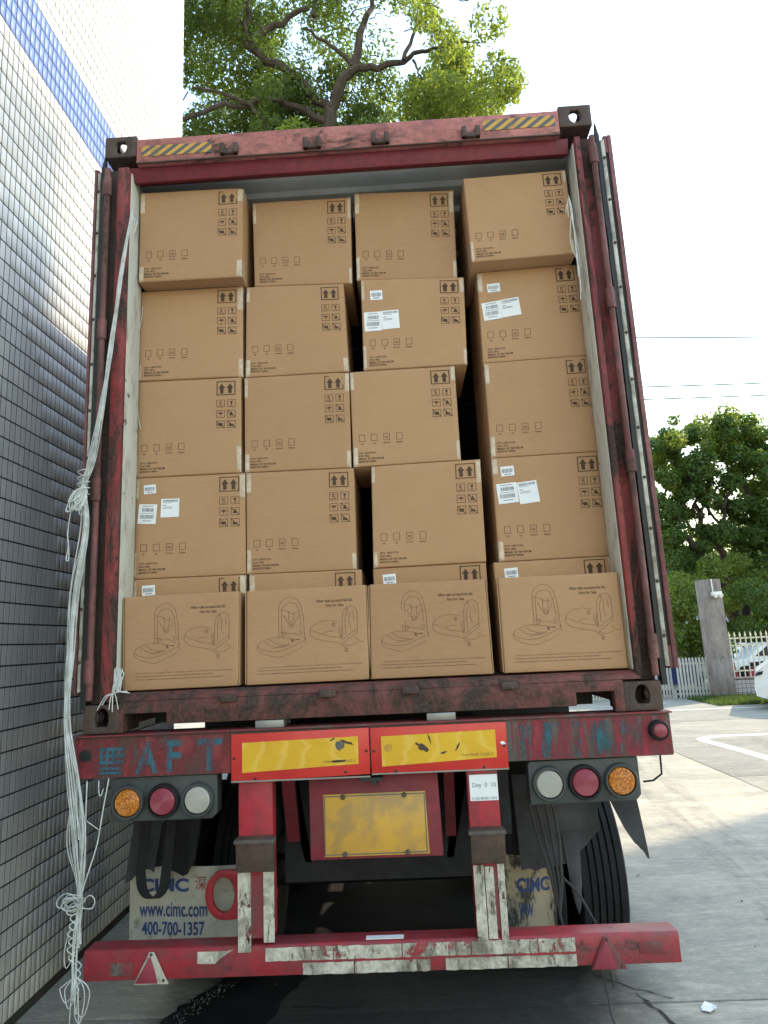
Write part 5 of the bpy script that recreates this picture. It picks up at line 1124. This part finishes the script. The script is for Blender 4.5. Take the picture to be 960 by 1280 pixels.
# -- the big tree over the container roof
t1 = thing('shade_tree', 'large leafy tree with dark limbs rising behind the container roof', 'tree', (-.9, 10.2, GZ))
tk = MB(); limb(tk, (-.9, 10.2, GZ), (-1.0, 9.8, 8.6), .34, .22, 9, .02); limb(tk, (-1.0, 9.8, 8.6), (-.92, 9.4, 11.72), .22, .13)
tk.build('trunk', 'bark', t1, smooth=True)
br = MB()
for a, b_, r0, r1 in (((-.95, 9.4, 11.6), (-.39, 9.2, 12.4), .13, .10), ((-.39, 9.2, 12.4), (.10, 9.0, 13.9), .10, .05), ((-.45, 9.2, 12.3), (.6, 9.1, 12.35), .085, .06), ((.6, 9.1, 12.35), (1.45, 9.1, 12.65), .06, .03),
    ((-.95, 9.5, 11.3), (-2.1, 9.2, 11.75), .09, .06), ((-2.1, 9.2, 11.75), (-4.1, 9.0, 11.2), .06, .045), ((-4.1, 9.0, 11.2), (-5.3, 9.1, 10.5), .05, .03), ((-2.6, 9.1, 11.6), (-3.8, 9.0, 12.0), .045, .025), ((-2.7, 9.0, 11.6), (-2.2, 9.0, 10.9), .04, .02),
    ((-2.7, 9.2, 13.2), (-1.3, 9.1, 13.9), .08, .05), ((-1.0, 9.5, 11.8), (-2.7, 9.2, 13.2), .10, .08), ((-2.7, 9.2, 13.2), (-2.6, 9.1, 14.2), .06, .04), ((.7, 9.1, 12.4), (1.2, 9.0, 13.6), .05, .02), ((.9, 9.1, 12.4), (1.1, 9.0, 11.6), .03, .012), ((-.4, 9.2, 12.5), (-1.4, 9.0, 13.3), .05, .025), ((.1, 9, 13.9), (1.0, 9.2, 15.4), .05, .02), ((-.9, 9.6, 10.6), (1.6, 9.8, 11.2), .08, .03), ((1.2, 9.1, 12.6), (2.4, 9.3, 12.9), .03, .012), ((-1.2, 9.2, 13.8), (-.9, 9.3, 15.3), .05, .02)): limb(br, a, b_, r0, r1, 7, .05)
br.build('limb', 'bark', t1, smooth=True, kind='stuff'); br = MB()
for k in range(60): a = Vector((random.uniform(-4, 2.4), random.uniform(8.6, 10), random.uniform(10.8, 14.4))); limb(br, a, a + Vector((random.uniform(-.7, .7), random.uniform(-.4, .4), random.uniform(-.3, .6))), .014, .005, 4, .1)
br.build('twig', 'bark', t1, smooth=True, kind='stuff')
cl = []
def blob(x0, x1, z0, z1, y0, y1, n_, r, leaves_per):
    for k in range(n_):
        rr = r * random.uniform(.6, 1.3); cl.append((random.uniform(x0, x1), random.uniform(y0, y1), random.uniform(z0, z1) + ZO, rr, rr, rr * .7, int(leaves_per * rr * rr / (r * r))))
blob(-5.2, -2.3, 12.2, 15.5, 8.6, 11, 26, .62, 520); blob(-5.4, -3.2, 10.4, 11.4, 9.3, 11, 7, .5, 360); blob(-2.4, -.9, 11.0, 13.1, 8.6, 10.6, 13, .55, 480); blob(-2.2, -.4, 9.9, 11.0, 8.8, 10.8, 12, .5, 430)
blob(-.9, .05, 10.5, 12.0, 9.4, 10.8, 7, .48, 380); blob(.9, 2.7, 10.9, 12.4, 8.8, 11, 15, .5, 420); blob(1.1, 2.5, 12.3, 14.2, 8.6, 11, 18, .52, 430); blob(2.3, 3.05, 11.2, 12.4, 8.8, 10.4, 6, .38, 260); blob(-1.5, 1.0, 12.9, 14.2, 9.2, 11.5, 9, .45, 300); blob(-4.5, 2.0, 14.6, 17.0, 8.6, 12, 34, .75, 520); blob(.2, 1.0, 10.2, 11.0, 9.2, 10.6, 4, .4, 260); blob(-1.3, .9, 12.2, 13.0, 10.2, 11.6, 5, .4, 240)
blob(.1, 2.9, 10.0, 11.3, 8.8, 10.8, 18, .5, 420); blob(-5.2, -2.2, 10.6, 12.2, 9.6, 11.2, 14, .5, 400); blob(-2.4, 0, 9.8, 10.6, 9.0, 10.6, 10, .5, 400)
blob(-4.8, .4, 11.0, 14.2, 10.2, 12, 26, .55, 430)
sun_side = [c for c in cl if c[0] > .75 + .3 * math.sin(c[2] * 3) or (c[0] > -2.2 and c[2] < 12.3 and random.random() < .5)]  # sunlit side painted in: these clumps take the lighter leaf colour
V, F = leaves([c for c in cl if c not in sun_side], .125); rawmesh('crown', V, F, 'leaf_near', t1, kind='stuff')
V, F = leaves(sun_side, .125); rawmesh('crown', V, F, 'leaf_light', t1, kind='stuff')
# -- the tree over the fence at the right
t2 = thing('fence_tree', 'dark spreading tree with leaning limbs behind the gate pillar and picket fence', 'tree', (11.2, 20, GZ))
tk = MB(); limb(tk, (11.6, 20.2, GZ), (10.9, 20, 1.4), .24, .18, 6, .02); limb(tk, (10.9, 20, 1.4), (9.2, 19.8, 4.2), .16, .08); limb(tk, (11.5, 20.2, .9), (10.3, 20, 4.5), .16, .08); limb(tk, (11.6, 20.2, .6), (12.6, 20.3, 4.6), .16, .09); tk.build('trunk', 'bark', t2, smooth=True)
br = MB()
for k in range(26):
    a = Vector((random.uniform(9.2, 12.6), 20 + random.uniform(-.5, .5), random.uniform(3.4, 4.8))); limb(br, a, a + Vector((random.uniform(-1.2, 1.6), random.uniform(-.6, .6), random.uniform(.8, 2.4))), .06, .015, 6, .06)
for k in range(10): a = Vector((random.uniform(9.2, 10.9), 20, random.uniform(2.2, 4.2))); limb(br, a, a + Vector((random.uniform(-.6, 1.0), 0, random.uniform(.5, 1.4))), .03, .01, 5, .08)
br.build('limb', 'bark', t2, smooth=True, kind='stuff')
cl = []
for lx, lz, lr, ln in ((9.3, 6.5, .75, 9), (9.9, 6.9, .6, 7), (10.4, 5.9, .9, 12), (11.3, 7.0, .85, 15), (11.2, 5.6, 1.0, 13), (12.2, 6.7, .8, 12), (12.5, 5.4, 1.0, 14), (13.3, 6.5, .9, 14), (14.4, 6.2, 1.0, 16), (13.6, 4.9, 1.1, 16), (15.2, 5.0, 1.0, 14), (9.2, 5.2, .8, 9), (9.3, 4.2, .6, 7), (9.2, 3.2, .6, 8), (9.3, 2.2, .65, 9), (12.7, 3.9, .8, 9), (12.4, 2.6, .7, 8), (13.4, 2.4, .9, 11), (14.5, 3.4, 1.0, 14), (11.6, 4.4, .7, 7), (10.2, 4.6, .7, 8), (11.7, 2.3, .6, 6), (10.1, 2.0, .5, 5), (12.0, 3.2, .6, 6), (15.6, 3.0, 1.0, 14), (14.2, 1.9, .8, 10), (9.9, 3.0, .6, 6), (10.9, 3.5, .6, 6), (12.9, 1.5, .8, 10), (13.0, 3.2, .8, 9), (9.6, 1.5, .6, 7), (15.0, 1.8, .9, 10)):
    for k in range(int(ln * 1.7)):
        d = Vector((random.gauss(0, 1), random.gauss(0, 1), random.gauss(0, .8))).normalized() * lr * random.uniform(.5, 1.0); rr = random.uniform(.26, .48)
        cl.append((lx + d.x, 20 + d.y * 1.5, lz + d.z + ZO, rr, rr, rr * .75, int(1650 * rr * rr)))
top = [c for c in cl if c[2] > 4.6 + ZO and random.random() < .5]  # sun on the crown's top painted in with the lighter leaf colour
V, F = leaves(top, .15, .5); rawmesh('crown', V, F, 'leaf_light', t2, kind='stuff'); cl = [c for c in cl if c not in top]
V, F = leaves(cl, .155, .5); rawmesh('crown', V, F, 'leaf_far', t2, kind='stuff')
# -- shrubs and hedge behind the fence
def shrub(label, x, y, clp, mat, size):
    global cl
    s_ = thing('garden_shrub', label, 'shrub', (x, y, GZ), 'shrubs behind the gate and fence'); cl = []
    for c_ in clp: blob(*c_)
    V, F = leaves(cl, size, .5); rawmesh('foliage', V, F, mat, s_, kind='stuff')
    q = MB()
    for k in range(6): limb(q, (x + random.uniform(-.3, .3), y, GZ), (x + random.uniform(-1, 1), y + random.uniform(-.3, .3), random.uniform(-.2, .8)), .035, .012, 5, .05)
    q.build('stem', 'bark', s_, smooth=True)
shrub('bright green shrub behind the white gate, left of the pillar', 8.9, 17.8, [(8.0, 9.9, .2, 1.8, 17.2, 18.4, 20, .5, 460), (7.6, 9.9, -.55, .4, 17.2, 18.4, 18, .48, 460)], 'leaf_light', .12)
shrub('tall bright shrub rising behind the pillar top', 11.0, 18.8, [(9.6, 12.6, .8, 2.3, 18.4, 19.3, 22, .45, 420)], 'leaf_light', .12)
shrub('dark green shrub between the pillar and the fence pickets', 10.6, 17.2, [(9.9, 12.0, -.1, 1.3, 16.7, 18.0, 22, .5, 460)], 'leaf_far', .12)
shrub('leafy shrub above the pickets at the right edge', 13.2, 18.2, [(12, 15.5, -.4, 1.9, 17.4, 19, 30, .55, 460)], 'leaf_light', .12)
# -- far belt of trees that closes the view behind everything
cl = []
blob(-30, 60, -1.0, 5.5, 46, 52, 190, 1.9, 420)
V, F = leaves(cl, .42, .6); tb = rawmesh('tree_belt', V, F, 'leaf_far', kind='stuff')
bpy.context.view_layer.update()
